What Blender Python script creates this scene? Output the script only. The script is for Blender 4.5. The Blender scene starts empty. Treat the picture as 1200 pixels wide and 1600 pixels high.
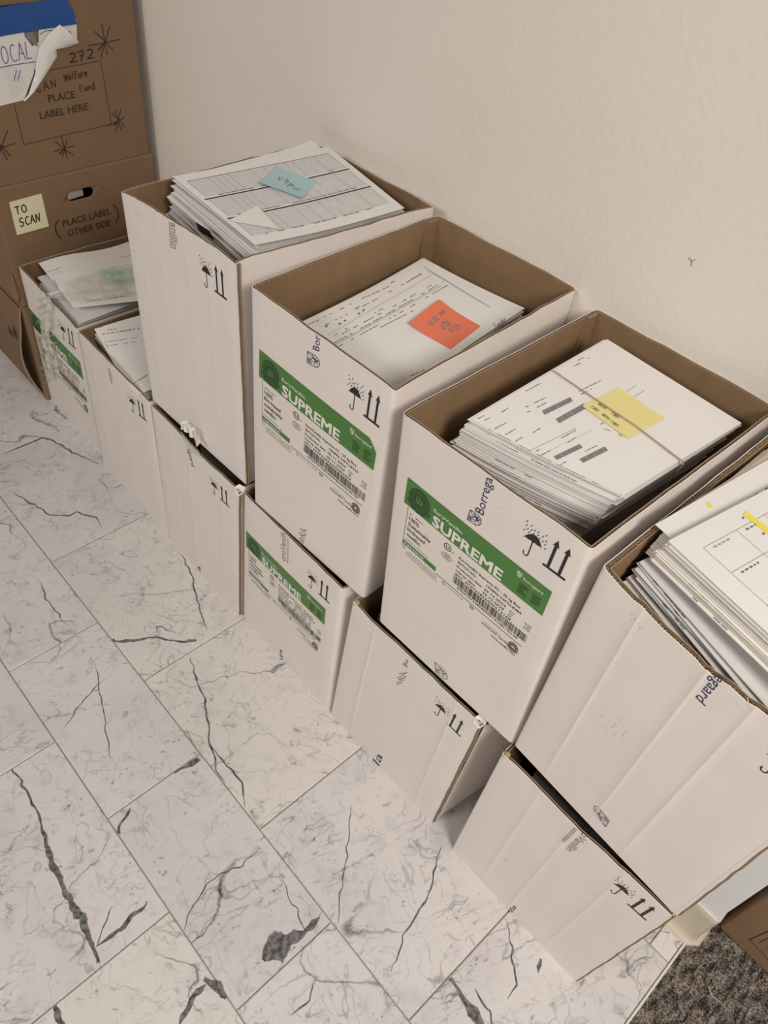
import bpy, math, random
from mathutils import Vector, Matrix, Euler

# ------------------------------------------------------------------ camera, world, lights
SC = bpy.context.scene
COL = SC.collection
F_PX = 1212.156
CAM_LOC = Vector((1.74882515, -0.58190327, 1.49546787))
CAM_ROT = Euler((0.74472079, -0.11053775, 0.82621956), 'XYZ')
cd = bpy.data.cameras.new('camera'); cam = bpy.data.objects.new('camera', cd); COL.objects.link(cam)
cam.location = CAM_LOC; cam.rotation_euler = CAM_ROT
cd.sensor_fit = 'VERTICAL'; cd.sensor_height = 24.0; cd.lens = 24.0 * F_PX / 1600.0
cd.clip_start = 0.01
SC.camera = cam

world = bpy.data.worlds.new('world'); SC.world = world; world.use_nodes = True
bg = world.node_tree.nodes['Background']
bg.inputs[0].default_value = (1.0, 0.93, 0.86, 1); bg.inputs[1].default_value = 0.18

def area(loc, sx, sy, power, color=(1, .93, .85), rot=(0, 0, 0)):
    l = bpy.data.lights.new('ceiling_or_fill_light', 'AREA'); l.shape = 'RECTANGLE'; l.size = sx; l.size_y = sy
    l.energy = power; l.color = color
    o = bpy.data.objects.new('ceiling_or_fill_light', l); o.location = loc; o.rotation_euler = rot; COL.objects.link(o)
area((3.35, -0.75, 2.5), 1.2, .8, 80)
area((0.4, -2.9, 2.6), 1.2, .6, 35, rot=(math.radians(42), 0, math.radians(-8)))  # added fill aimed at the left box fronts; no real lamp stands there
area((2.2, -2.6, 2.65), 1.2, 1.2, 17)

vs = SC.view_settings
vs.view_transform = 'Standard'; vs.look = 'None'; vs.gamma = 1; vs.use_curve_mapping = False
vs.exposure = -0.02

# ------------------------------------------------------------------ projection helpers (points on real planes)
RM = CAM_ROT.to_matrix(); RMT = RM.transposed()
def hit(px, py, ax, val):
    d = RM @ Vector(((px - 600) / F_PX, -(py - 800) / F_PX, -1))
    return CAM_LOC + d * ((val - CAM_LOC[ax]) / d[ax])
def proj(P):
    q = RMT @ (Vector(P) - CAM_LOC)
    return 600 - F_PX * q.x / q.z, 800 + F_PX * q.y / q.z

# ------------------------------------------------------------------ materials
def new_mat(name):
    m = bpy.data.materials.new(name); m.use_nodes = True
    return m, m.node_tree.nodes, m.node_tree.links, m.node_tree.nodes['Principled BSDF']

def simple(name, col, rough=.6, noise=0.0, nscale=40, bump=0.0, bscale=200, spec=.5, stretch=(1, 1, 1), alpha=1.0, coat=0.0, trans=0.0):
    m, N, L, b = new_mat(name)
    b.inputs['Roughness'].default_value = rough
    b.inputs['Specular IOR Level'].default_value = spec
    b.inputs['Base Color'].default_value = (*col, 1)
    b.inputs['Alpha'].default_value = alpha
    b.inputs['Coat Weight'].default_value = coat
    b.inputs['Transmission Weight'].default_value = trans
    if noise or bump:
        tc = N.new('ShaderNodeTexCoord'); mp = N.new('ShaderNodeMapping'); mp.inputs['Scale'].default_value = stretch
        L.new(tc.outputs['Object'], mp.inputs[0])
    if noise:
        t = N.new('ShaderNodeTexNoise'); t.inputs['Scale'].default_value = nscale; t.inputs['Detail'].default_value = 6
        L.new(mp.outputs[0], t.inputs['Vector'])
        r = N.new('ShaderNodeValToRGB')
        r.color_ramp.elements[0].position = .3; r.color_ramp.elements[1].position = .7
        r.color_ramp.elements[0].color = (*[c * (1 - noise) for c in col], 1)
        r.color_ramp.elements[1].color = (*[min(1, c * (1 + noise)) for c in col], 1)
        L.new(t.outputs[0], r.inputs[0]); L.new(r.outputs[0], b.inputs['Base Color'])
    if bump:
        t2 = N.new('ShaderNodeTexNoise'); t2.inputs['Scale'].default_value = bscale; t2.inputs['Detail'].default_value = 4
        L.new(mp.outputs[0], t2.inputs['Vector'])
        bn = N.new('ShaderNodeBump'); bn.inputs['Strength'].default_value = bump; bn.inputs['Distance'].default_value = .002
        L.new(t2.outputs[0], bn.inputs['Height']); L.new(bn.outputs[0], b.inputs['Normal'])
    return m

M = {}
M['wall'] = simple('wall_paint', (.83, .785, .715), .7, .02, 3, .35, 90)
M['white'] = simple('white_cardboard', (.79, .73, .695), .5, .025, 14, .18, 60, spec=.4)
M['kraft'] = simple('kraft_inner', (.26, .165, .092), .8, .07, 30, .2, 150, spec=.2, stretch=(1, 1, .25))
M['brown'] = simple('brown_cardboard', (.235, .148, .088), .75, .05, 12, .2, 120, spec=.25)
M['core'] = simple('cardboard_core', (.22, .15, .09), .9)
M['flute'] = simple('cardboard_fluting', (.38, .28, .18), .85)
M['paper'] = simple('paper_white', (.80, .775, .76), .6, .01, 20, spec=.3)
M['paper_grey'] = simple('paper_grey', (.66, .64, .63), .6, .02, 20, spec=.3)
M['paper_cream'] = simple('paper_cream', (.82, .76, .62), .6, spec=.3)
M['ink'] = simple('black_ink', (.012, .011, .012), .55)
M['ink2'] = simple('toner_grey', (.16, .155, .16), .6)
M['ink3'] = simple('light_toner', (.36, .35, .35), .6)
M['shade'] = simple('form_shading', (.66, .645, .64), .6)
M['bargrey'] = simple('barcode_grey', (.20, .195, .20), .6)
M['navy'] = simple('navy_ink', (.018, .02, .10), .5)
M['faded'] = simple('faded_ink', (.22, .21, .22), .6)
M['mark'] = simple('marker_ink', (.035, .022, .018), .55)
M['green'] = simple('label_green', (.060, .20, .035), .4, spec=.5)
M['dkgreen'] = simple('label_dark_green', (.012, .050, .012), .45)
M['label'] = simple('label_paper', (.78, .725, .675), .38, spec=.5)
M['lwhite'] = simple('label_white_print', (.80, .78, .72), .45)
M['orange'] = simple('orange_note', (.82, .20, .11), .6)
M['blue_note'] = simple('blue_note', (.42, .60, .64), .6)
M['yellow_note'] = simple('yellow_note', (.80, .71, .30), .6)
M['pale_note'] = simple('pale_yellow_note', (.76, .73, .50), .6)
M['penc'] = simple('pencil', (.25, .20, .2), .6)
M['penblue'] = simple('blue_pen', (.03, .07, .30), .5)
M['tape_blue'] = simple('blue_tape', (.012, .085, .32), .55, .06, 30)
M['hilite'] = simple('highlighter', (.83, .74, .08), .6)
M['rubber'] = simple('rubber_band', (.42, .31, .20), .6)
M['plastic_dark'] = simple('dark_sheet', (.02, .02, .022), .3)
M['trim'] = simple('cream_vinyl', (.60, .54, .44), .4)
M['panel'] = simple('pale_panel', (.80, .83, .85), .5)
M['grout'] = simple('grout', (.38, .34, .28), .8)
M['metal'] = simple('edge_metal', (.62, .60, .56), .35)
M['red'] = simple('flag_red', (.30, .06, .05), .5)
M['crease'] = simple('tape_glint', (.90, .86, .80), .3)
M['dark_tape'] = simple('grubby_edge', (.16, .12, .09), .7)

def plastic(name, col, density):
    m, N, L, b = new_mat(name)
    out = N['Material Output']
    b.inputs['Base Color'].default_value = (*col, 1); b.inputs['Roughness'].default_value = .18
    b.inputs['Specular IOR Level'].default_value = .8
    tr = N.new('ShaderNodeBsdfTransparent'); tr.inputs[0].default_value = (*[min(1, .85 + .15 * c) for c in col], 1)
    mx = N.new('ShaderNodeMixShader')
    tc = N.new('ShaderNodeTexCoord'); t = N.new('ShaderNodeTexNoise'); t.inputs['Scale'].default_value = 45; t.inputs['Detail'].default_value = 5
    L.new(tc.outputs['Object'], t.inputs['Vector'])
    mr = N.new('ShaderNodeMapRange'); mr.inputs['From Min'].default_value = .35; mr.inputs['From Max'].default_value = .65
    mr.inputs['To Min'].default_value = density * .45; mr.inputs['To Max'].default_value = min(1, density * 1.6)
    L.new(t.outputs[0], mr.inputs['Value']); L.new(mr.outputs[0], mx.inputs[0])
    L.new(tr.outputs[0], mx.inputs[1]); L.new(b.outputs[0], mx.inputs[2]); L.new(mx.outputs[0], out.inputs[0])
    return m
M['clear'] = plastic('clear_plastic', (.80, .78, .73), .42)
M['clear_thin'] = plastic('thin_clear_tape', (.85, .82, .78), .16)
M['aqua'] = plastic('aqua_plastic', (.55, .78, .68), .40)

def marble():
    m, N, L, b = new_mat('white_marble')
    b.inputs['Roughness'].default_value = .33; b.inputs['Specular IOR Level'].default_value = .42
    tc = N.new('ShaderNodeTexCoord'); oi = N.new('ShaderNodeObjectInfo')
    comb = N.new('ShaderNodeVectorMath'); comb.operation = 'MULTIPLY_ADD'
    comb.inputs[1].default_value = (1, 1, 1)
    sc_ = N.new('ShaderNodeVectorMath'); sc_.operation = 'SCALE'; sc_.inputs[0].default_value = (37, 61, 13)
    L.new(oi.outputs['Random'], sc_.inputs['Scale'])
    L.new(tc.outputs['Object'], comb.inputs[0]); L.new(sc_.outputs[0], comb.inputs[2])
    rot = N.new('ShaderNodeVectorRotate'); rot.rotation_type = 'Z_AXIS'
    L.new(comb.outputs[0], rot.inputs['Vector'])
    ra = N.new('ShaderNodeMath'); ra.operation = 'MULTIPLY'; ra.inputs[1].default_value = 1.1
    L.new(oi.outputs['Random'], ra.inputs[0]); L.new(ra.outputs[0], rot.inputs['Angle'])
    V = rot.outputs[0]
    def noise(scale, detail=6, dist=0, stretch=None, rough=.55):
        t = N.new('ShaderNodeTexNoise'); t.inputs['Scale'].default_value = scale; t.inputs['Detail'].default_value = detail
        t.inputs['Distortion'].default_value = dist; t.inputs['Roughness'].default_value = rough
        if stretch:
            mp = N.new('ShaderNodeMapping'); mp.inputs['Scale'].default_value = stretch; L.new(V, mp.inputs[0]); L.new(mp.outputs[0], t.inputs['Vector'])
        else: L.new(V, t.inputs['Vector'])
        return t.outputs[0]
    def ridge(sock, width):            # 1 on the vein line, 0 away
        s = N.new('ShaderNodeMath'); s.operation = 'SUBTRACT'; s.inputs[1].default_value = .5; L.new(sock, s.inputs[0])
        a = N.new('ShaderNodeMath'); a.operation = 'ABSOLUTE'; L.new(s.outputs[0], a.inputs[0])
        r = N.new('ShaderNodeMapRange'); r.inputs['From Min'].default_value = 0; r.inputs['From Max'].default_value = width
        r.inputs['To Min'].default_value = 1; r.inputs['To Max'].default_value = 0
        L.new(a.outputs[0], r.inputs['Value']); return r.outputs[0]
    def rng(sock, a, c, lo=0, hi=1):
        r = N.new('ShaderNodeMapRange'); r.inputs['From Min'].default_value = a; r.inputs['From Max'].default_value = c
        r.inputs['To Min'].default_value = lo; r.inputs['To Max'].default_value = hi
        L.new(sock, r.inputs['Value']); return r.outputs[0]
    def mul(a, c):
        q = N.new('ShaderNodeMath'); q.operation = 'MULTIPLY'; L.new(a, q.inputs[0])
        if isinstance(c, (int, float)): q.inputs[1].default_value = c
        else: L.new(c, q.inputs[1])
        return q.outputs[0]
    def add(a, c):
        q = N.new('ShaderNodeMath'); q.operation = 'ADD'; q.use_clamp = True; L.new(a, q.inputs[0]); L.new(c, q.inputs[1]); return q.outputs[0]
    jn = N.new('ShaderNodeTexNoise'); jn.inputs['Scale'].default_value = 45; jn.inputs['Detail'].default_value = 6; L.new(V, jn.inputs['Vector'])
    jm = N.new('ShaderNodeVectorMath'); jm.operation = 'MULTIPLY_ADD'; jm.inputs[1].default_value = (.022, .022, 0)
    L.new(jn.outputs['Color'], jm.inputs[0]); L.new(V, jm.inputs[2]); VB = V; V = jm.outputs[0]
    v1 = mul(mul(ridge(noise(3.2, 2, .3, (1.2, .6, 1)), .0045), rng(noise(6, 2), .42, .56)), .62)
    v2 = mul(mul(ridge(noise(7.5, 2, .5, (1.5, .5, 1)), .0075), rng(noise(8, 2), .42, .58)), .40)
    v3 = mul(mul(ridge(noise(15, 2, .4, (.7, 1.3, 1)), .014), rng(noise(9, 2), .42, .58)), .30)
    v4 = mul(mul(ridge(noise(34, 2, .4, (1.3, .6, 1)), .030), rng(noise(14, 3), .48, .60)), .26)
    V = VB
    vor = N.new('ShaderNodeTexVoronoi'); vor.inputs['Scale'].default_value = 75
    mpv = N.new('ShaderNodeMapping'); mpv.inputs['Scale'].default_value = (1, .55, 1); L.new(V, mpv.inputs[0])
    dn = N.new('ShaderNodeTexNoise'); dn.inputs['Scale'].default_value = 90; L.new(V, dn.inputs['Vector'])
    dm = N.new('ShaderNodeVectorMath'); dm.operation = 'MULTIPLY_ADD'; dm.inputs[1].default_value = (.02, .02, .02)
    L.new(dn.outputs['Color'], dm.inputs[0]); L.new(mpv.outputs[0], dm.inputs[2]); L.new(dm.outputs[0], vor.inputs['Vector'])
    sp = mul(mul(rng(vor.outputs['Distance'], .12, .26, 1, 0), rng(noise(24, 3), .50, .58)), .40)
    cloud = mul(rng(noise(4, 5, .3), .46, .78), .14)
    cloud2 = mul(rng(noise(30, 6, .3), .54, .76), .15)
    tot = add(add(add(v1, v2), add(add(v3, v4), sp)), add(cloud, cloud2))
    r = N.new('ShaderNodeValToRGB'); e = r.color_ramp.elements
    e[0].position = 0; e[0].color = (.65, .625, .615, 1)
    e[1].position = 1; e[1].color = (.06, .06, .07, 1)
    x = e.new(.35); x.color = (.42, .40, .40, 1)
    L.new(tot, r.inputs[0])
    mixb = N.new('ShaderNodeMixRGB'); mixb.blend_type = 'MULTIPLY'; mixb.inputs[0].default_value = 1
    tint = N.new('ShaderNodeValToRGB'); tint.color_ramp.elements[0].color = (.93, .93, .95, 1); tint.color_ramp.elements[1].color = (1.0, .99, .97, 1)
    L.new(oi.outputs['Random'], tint.inputs[0]); L.new(r.outputs[0], mixb.inputs[1]); L.new(tint.outputs[0], mixb.inputs[2])
    L.new(mixb.outputs[0], b.inputs['Base Color'])
    return m
M['marble'] = marble()

def vein_mat():
    m, N, L, b = new_mat('marble_vein')
    out = N['Material Output']
    b.inputs['Roughness'].default_value = .35
    at = N.new('ShaderNodeAttribute'); at.attribute_name = 'fade'
    tc = N.new('ShaderNodeTexCoord'); t = N.new('ShaderNodeTexNoise'); t.inputs['Scale'].default_value = 110; t.inputs['Detail'].default_value = 7
    L.new(tc.outputs['Object'], t.inputs['Vector'])
    a = N.new('ShaderNodeMath'); a.operation = 'MULTIPLY_ADD'; a.inputs[1].default_value = 1.1; a.inputs[2].default_value = -.55
    L.new(t.outputs[0], a.inputs[0])
    s = N.new('ShaderNodeMath'); s.operation = 'ADD'; L.new(at.outputs['Fac'], s.inputs[0]); L.new(a.outputs[0], s.inputs[1])
    r = N.new('ShaderNodeMapRange'); r.inputs['From Min'].default_value = .30; r.inputs['From Max'].default_value = .62
    r.inputs['To Max'].default_value = .92
    L.new(s.outputs[0], r.inputs['Value'])
    ml = N.new('ShaderNodeMath'); ml.operation = 'MULTIPLY'; L.new(r.outputs[0], ml.inputs[0])
    cl = N.new('ShaderNodeMath'); cl.operation = 'MULTIPLY'; cl.inputs[1].default_value = 4; cl.use_clamp = True
    L.new(at.outputs['Fac'], cl.inputs[0]); L.new(cl.outputs[0], ml.inputs[1])
    cr = N.new('ShaderNodeValToRGB'); cr.color_ramp.elements[0].color = (.055, .055, .06, 1); cr.color_ramp.elements[1].color = (.22, .21, .21, 1)
    cr.color_ramp.elements[0].position = .38; cr.color_ramp.elements[1].position = .62
    L.new(t.outputs[0], cr.inputs[0]); L.new(cr.outputs[0], b.inputs['Base Color'])
    tr = N.new('ShaderNodeBsdfTransparent'); mx = N.new('ShaderNodeMixShader')
    L.new(ml.outputs[0], mx.inputs[0]); L.new(tr.outputs[0], mx.inputs[1]); L.new(b.outputs[0], mx.inputs[2]); L.new(mx.outputs[0], out.inputs[0])
    return m
M['vein'] = vein_mat()

def carpet_mat():
    m, N, L, b = new_mat('carpet')
    b.inputs['Roughness'].default_value = .95; b.inputs['Specular IOR Level'].default_value = .1
    tc = N.new('ShaderNodeTexCoord'); mp = N.new('ShaderNodeMapping'); mp.inputs['Scale'].default_value = (1, .25, 1)
    mp.inputs['Rotation'].default_value = (0, 0, .0)
    L.new(tc.outputs['Object'], mp.inputs[0])
    t = N.new('ShaderNodeTexNoise'); t.inputs['Scale'].default_value = 130; t.inputs['Detail'].default_value = 3; L.new(mp.outputs[0], t.inputs['Vector'])
    t2 = N.new('ShaderNodeTexNoise'); t2.inputs['Scale'].default_value = 420; L.new(tc.outputs['Object'], t2.inputs['Vector'])
    mx = N.new('ShaderNodeMath'); mx.operation = 'ADD'; L.new(t.outputs[0], mx.inputs[0]); L.new(t2.outputs[0], mx.inputs[1])
    r = N.new('ShaderNodeValToRGB'); r.color_ramp.elements[0].position = .42; r.color_ramp.elements[1].position = .60
    r.color_ramp.elements[0].color = (.030, .023, .019, 1); r.color_ramp.elements[1].color = (.30, .255, .225, 1)
    h = N.new('ShaderNodeMath'); h.operation = 'MULTIPLY'; h.inputs[1].default_value = .5; L.new(mx.outputs[0], h.inputs[0])
    L.new(h.outputs[0], r.inputs[0]); L.new(r.outputs[0], b.inputs['Base Color'])
    return m
M['carpet'] = carpet_mat()

# ------------------------------------------------------------------ mesh building
class MB:
    def __init__(s): s.v = []; s.f = []; s.m = []; s.mats = []; s.smooth = []; s.fade = None
    def mi(s, mat):
        if mat not in s.mats: s.mats.append(mat)
        return s.mats.index(mat)
    def poly(s, pts, mat, smooth=False):
        n = len(s.v); s.v += [tuple(p) for p in pts]; s.f.append(tuple(range(n, n + len(pts)))); s.m.append(s.mi(mat)); s.smooth.append(smooth)
    def mesh(s, verts, faces, mat, smooth=False):
        n = len(s.v); s.v += [tuple(p) for p in verts]; k = s.mi(mat)
        for f in faces: s.f.append(tuple(n + i for i in f)); s.m.append(k); s.smooth.append(smooth)
    def grid(s, rows, mat, smooth=True, flip=False):
        nr, nc = len(rows), len(rows[0]); V = [p for r in rows for p in r]; Fs = []
        for i in range(nr - 1):
            for j in range(nc - 1):
                q = (i * nc + j, i * nc + j + 1, (i + 1) * nc + j + 1, (i + 1) * nc + j)
                Fs.append(q[::-1] if flip else q)
        s.mesh(V, Fs, mat, smooth)
    def box(s, lo, hi, mat):
        x0, y0, z0 = lo; x1, y1, z1 = hi
        V = [(x0, y0, z0), (x1, y0, z0), (x1, y1, z0), (x0, y1, z0), (x0, y0, z1), (x1, y0, z1), (x1, y1, z1), (x0, y1, z1)]
        s.mesh(V, [(0, 3, 2, 1), (4, 5, 6, 7), (0, 1, 5, 4), (1, 2, 6, 5), (2, 3, 7, 6), (3, 0, 4, 7)], mat)
    def build(s, name, parent=None, **tags):
        base = parent.matrix_world.translation.copy() if parent else Vector((0, 0, 0))
        if parent: base = WLOC[parent.name]
        me = bpy.data.meshes.new(name)
        me.from_pydata([(a - base[0], b - base[1], c - base[2]) for a, b, c in s.v], [], s.f)
        for k in s.mats: me.materials.append(M[k])
        me.polygons.foreach_set('material_index', s.m); me.polygons.foreach_set('use_smooth', s.smooth)
        me.update()
        o = bpy.data.objects.new(name, me); COL.objects.link(o)
        if parent: o.parent = parent
        WLOC[o.name] = base
        for k, v in tags.items(): o[k] = v
        return o
WLOC = {}
def thing(name, loc, label, cat, group=None):
    o = bpy.data.objects.new(name, None); COL.objects.link(o); o.location = loc; o.empty_display_size = .05
    o['label'] = label; o['category'] = cat
    if group: o['group'] = group
    WLOC[o.name] = Vector(loc)
    return o

# ------------------------------------------------------------------ surfaces that carry print
class Surf:
    def __init__(s, f, a0=0.1, b0=0.1, h=1e-3): s.f = f; s.c = (a0, b0); s.h = h
    def P(s, a, b, off=0.0):
        p = s.f(a, b); h = s.h
        if off == 0: return p
        n = (s.f(a + h, b) - p).cross(s.f(a, b + h) - p)
        return p + n.normalized() * off
    def at(s, px, py):
        a, b = s.c; h = s.h
        for _ in range(12):
            x, y = proj(s.f(a, b)); xa, ya = proj(s.f(a + h, b)); xb, yb = proj(s.f(a, b + h))
            J = ((xa - x) / h, (xb - x) / h, (ya - y) / h, (yb - y) / h); D = J[0] * J[3] - J[1] * J[2]
            ex, ey = px - x, py - y
            a += (J[3] * ex - J[1] * ey) / D; b += (-J[2] * ex + J[0] * ey) / D
        return Vector((a, b))
def planar(O, ex, ey):
    O = Vector(O); ex = Vector(ex); ey = Vector(ey)
    return Surf(lambda a, b: O + ex * a + ey * b)

class Frame:       # a sub-frame on a surface: origin, u axis, v axis in surface coordinates
    def __init__(s, S, O, U, V): s.S = S; s.O = Vector(O); s.U = Vector(U); s.V = Vector(V)
    def ab(s, u, v): return s.O + s.U * u + s.V * v
def pxframe(S, o, e, t, w=1.0, h=1.0):     # o origin px, e end of the u axis px (length w), t end of the v axis px (length h)
    O = S.at(*o); U = (S.at(*e) - O) / w; V = (S.at(*t) - O) / h
    return Frame(S, O, U, V)

def d_poly(mb, F, pts, mat, off):
    P = [F.S.P(*F.ab(*p), off) for p in pts]
    n = (P[1] - P[0]).cross(P[2] - P[0]); mb.poly(P, mat)
def d_rect(mb, F, u0, v0, u1, v1, mat, off, n=1, k=1):
    rows = [[F.S.P(*F.ab(u0 + (u1 - u0) * i / n, v0 + (v1 - v0) * j / k), off) for i in range(n + 1)] for j in range(k + 1)]
    mb.grid(rows, mat, False)
def d_stroke(mb, F, pts, w, mat, off, metric=True):
    """polyline in frame coordinates drawn with a pen of width w (surface metres)"""
    Q = [F.ab(*p) for p in pts]
    for i in range(len(Q) - 1):
        a, b = Q[i], Q[i + 1]; d = b - a
        if d.length < 1e-7: continue
        d.normalize(); n = Vector((-d.y, d.x)) * w * .5; e = d * w * .35
        mb.poly([F.S.P(*(a - n - e), off), F.S.P(*(b - n + e), off), F.S.P(*(b + n + e), off), F.S.P(*(a + n - e), off)], mat)
def circ(cx, cy, r, n=20, a0=0, a1=2 * math.pi, ry=None):
    ry = r if ry is None else ry
    return [(cx + r * math.cos(a0 + (a1 - a0) * i / n), cy + ry * math.sin(a0 + (a1 - a0) * i / n)) for i in range(n + 1)]

_tc = {}
def glyphs(s, bold=0.0, res=2):
    key = (s, bold)
    if key in _tc: return _tc[key]
    cu = bpy.data.curves.new('t', 'FONT'); cu.body = s; cu.size = 1; cu.resolution_u = res;  cu.fill_mode = 'FRONT'
    ob = bpy.data.objects.new('t', cu); COL.objects.link(ob)
    dg = bpy.context.evaluated_depsgraph_get(); me = bpy.data.meshes.new_from_object(ob.evaluated_get(dg))
    V = [(v.co.x, v.co.y) for v in me.vertices]; Fs = [tuple(p.vertices) for p in me.polygons]
    bpy.data.objects.remove(ob); bpy.data.curves.remove(cu); bpy.data.meshes.remove(me)
    x0 = min(v[0] for v in V); x1 = max(v[0] for v in V)
    cap = .729
    V = [((x - x0) / (x1 - x0), y / cap) for x, y in V]
    _tc[key] = (V, Fs, (x1 - x0) / cap); return _tc[key]
def d_text(mb, F, s, u, v, w, h, mat, off, bold=0.03, shear=0, up=1):
    """text box with baseline start (u,v), width w, cap height h in frame units; up=-1 if the frame's v points down"""
    V, Fs, asp = glyphs(s, bold)
    if w is None: w = asp * h
    P = [F.S.P(*F.ab(u + x * w + shear * y * h, v + up * y * h), off) for x, y in V]
    # keep faces pointing outwards
    a = F.U.x * F.V.y - F.U.y * F.V.x
    flip = (a * up) < 0
    mb.mesh(P, [f[::-1] if flip else f for f in Fs], mat)
    if w == 1 and bold == .03: bold = 0
    if bold:
        for k, (bx, by) in enumerate(((bold, 0), (bold, bold), (0, bold), (bold * .5, bold * .5))):
            P = [F.S.P(*F.ab(u + x * w + bx * h, v + up * (y * h + by * h)), off + .00003 * (k + 1)) for x, y in V]
            mb.mesh(P, [f[::-1] if flip else f for f in Fs], mat)

# stroke handwriting --------------------------------------------------
def arc(cx, cy, rx, ry, a, b, n=8):
    return [(cx + rx * math.cos(math.radians(a + (b - a) * i / n)), cy + ry * math.sin(math.radians(a + (b - a) * i / n))) for i in range(n + 1)]
HW = {
 'S': [arc(.45, .75, .33, .25, 40, 250) + arc(.45, .25, .35, .27, 80, -150)],
 'C': [arc(.55, .5, .42, .5, 55, 310)],
 'A': [[(0, 0), (.42, 1), (.85, 0)], [(.15, .4), (.72, .38)]],
 'N': [[(0, 0), (.05, .95), (.65, .05), (.75, 1)]],
 'W': [[(0, 1), (.2, 0), (.45, .8), (.7, 0), (.95, 1)]],
 'e': [[(.1, .35), (.5, .4)] + arc(.3, .32, .28, .3, 10, 320)],
 'l': [[(.2, 1.1), (.2, 0)]],
 'f': [[(.55, 1.0), (.35, 1.05), (.25, .8), (.2, -.1)], [(0, .55), (.5, .6)]],
 'r': [[(.1, .6), (.12, 0)], [(.12, .4), (.3, .6), (.5, .6)]],
 'a': [arc(.3, .3, .28, .3, 40, 380), [(.58, .6), (.62, 0)]],
 'p': [[(.1, .6), (.08, -.2)], arc(.3, .35, .25, .27, 120, -140)],
 'i': [[(.2, .6), (.2, 0)], [(.2, .85), (.22, .9)]],
 'c': [arc(.35, .3, .28, .3, 50, 310)],
 'F': [[(.55, 1.0), (.1, .95), (.1, 0)], [(.1, .55), (.45, .58)]],
 'u': [[(0, .6), (.05, .1), (.3, .05), (.5, .5)], [(.5, .6), (.55, 0)]],
 'n': [[(0, .6), (.05, 0)], [(.05, .4), (.3, .6), (.5, .4), (.5, 0)]],
 'd': [arc(.3, .3, .28, .3, 40, 330), [(.6, 1.0), (.6, 0)]],
 'T': [[(0, 1), (.8, .98)], [(.4, 1), (.38, 0)]],
 'O': [arc(.45, .5, .4, .5, 90, 450, 12)],
 'L': [[(.1, 1), (0, 0), (.6, .02)]],
 '2': [arc(.4, .72, .33, .27, 150, -30) + [(0, .02), (.8, .0)]],
 '7': [[(0, .95), (.7, 1.0), (.25, 0)], [(.2, .5), (.65, .55)]],
 'V': [[(0, 1), (.35, 0), (.7, 1)]], 'D': [[(0, 0), (0, 1)] + arc(.1, .5, .55, .5, 90, -90)],
 'P': [[(0, 0), (0, 1)] + arc(.1, .75, .4, .25, 90, -90)], 'U': [[(0, 1), (.05, .2), (.3, 0), (.55, .2), (.6, 1)]],
 'E': [[(.6, 1), (0, 1), (0, 0), (.6, 0)], [(0, .5), (.5, .5)]], 'm': [[(0, .6), (.02, 0)], [(.02, .4), (.2, .6), (.3, 0)], [(.3, .4), (.5, .6), (.6, 0)]],
 'o': [arc(.3, .3, .28, .3, 90, 450, 10)], 't': [[(.2, 1), (.2, 0)], [(0, .7), (.45, .7)]], '0': [arc(.35, .5, .3, .5, 90, 450, 12)],
 'y': [[(0, .6), (.25, .1)], [(.55, .6), (.1, -.4)]],
 'R': [[(0, 0), (0, 1)] + arc(.1, .75, .4, .25, 90, -90) + [(.6, 0)]], 'b': [[(0, 1), (0, 0)], arc(.25, .3, .25, .3, 120, -120)],
}
def d_hand(mb, F, s, u, v, size, pen, mat, off, adv=.95, tilt=0.0, jit=.0, seed=1, sx=1.0):
    rnd = random.Random(seed); x = 0
    for ch in s:
        if ch == ' ': x += .7; continue
        st = HW[ch]; dy = rnd.uniform(-jit, jit)
        for line in st:
            d_stroke(mb, F, [(u + (x + p[0] * .85 + tilt * p[1]) * size * sx, v + (p[1] + dy) * size) for p in line], pen, mat, off)
        x += adv * (.5 if ch in 'li' else .75 if ch.islower() else 1)

def d_lines(mb, F, u0, u1, v, h, mat, off, rnd, dens=.75, word=(.01, .03)):
    """a row of words, each a short dash (too small to be read)"""
    u = u0
    while u < u1:
        w = rnd.uniform(*word)
        if u + w > u1: break
        if rnd.random() < dens: d_rect(mb, F, u, v, u + w, v + h, mat, off)
        u += w + h * .9

def star(mb, F, cx, cy, r, pen, mat, off, seed):
    rnd = random.Random(seed)
    for deg in (8, 62, 98, 128):
        a = math.radians(deg + rnd.uniform(-7, 7)); l1 = r * rnd.uniform(.7, 1.15); l2 = r * rnd.uniform(.7, 1.1); b = r * rnd.uniform(-.07, .07)
        d_stroke(mb, F, [(cx - l1 * math.cos(a), cy - l1 * math.sin(a)), (cx + b, cy + b), (cx + l2 * math.cos(a), cy + l2 * math.sin(a))], pen, mat, off)
    d_stroke(mb, F, [(cx - r * .5, cy - r * .35), (cx + r * .05, cy + r * .04)], pen * 1.6, mat, off)

# ------------------------------------------------------------------ cardboard box
ZU = .4304          # underside of the upper row
def vnoise(seed):
    rnd = random.Random(seed); T = [rnd.uniform(-1, 1) for _ in range(64)]
    def f(x):
        i = math.floor(x); t = x - i; t = t * t * (3 - 2 * t); return T[i % 64] * (1 - t) + T[(i + 1) % 64] * t
    return f

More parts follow.
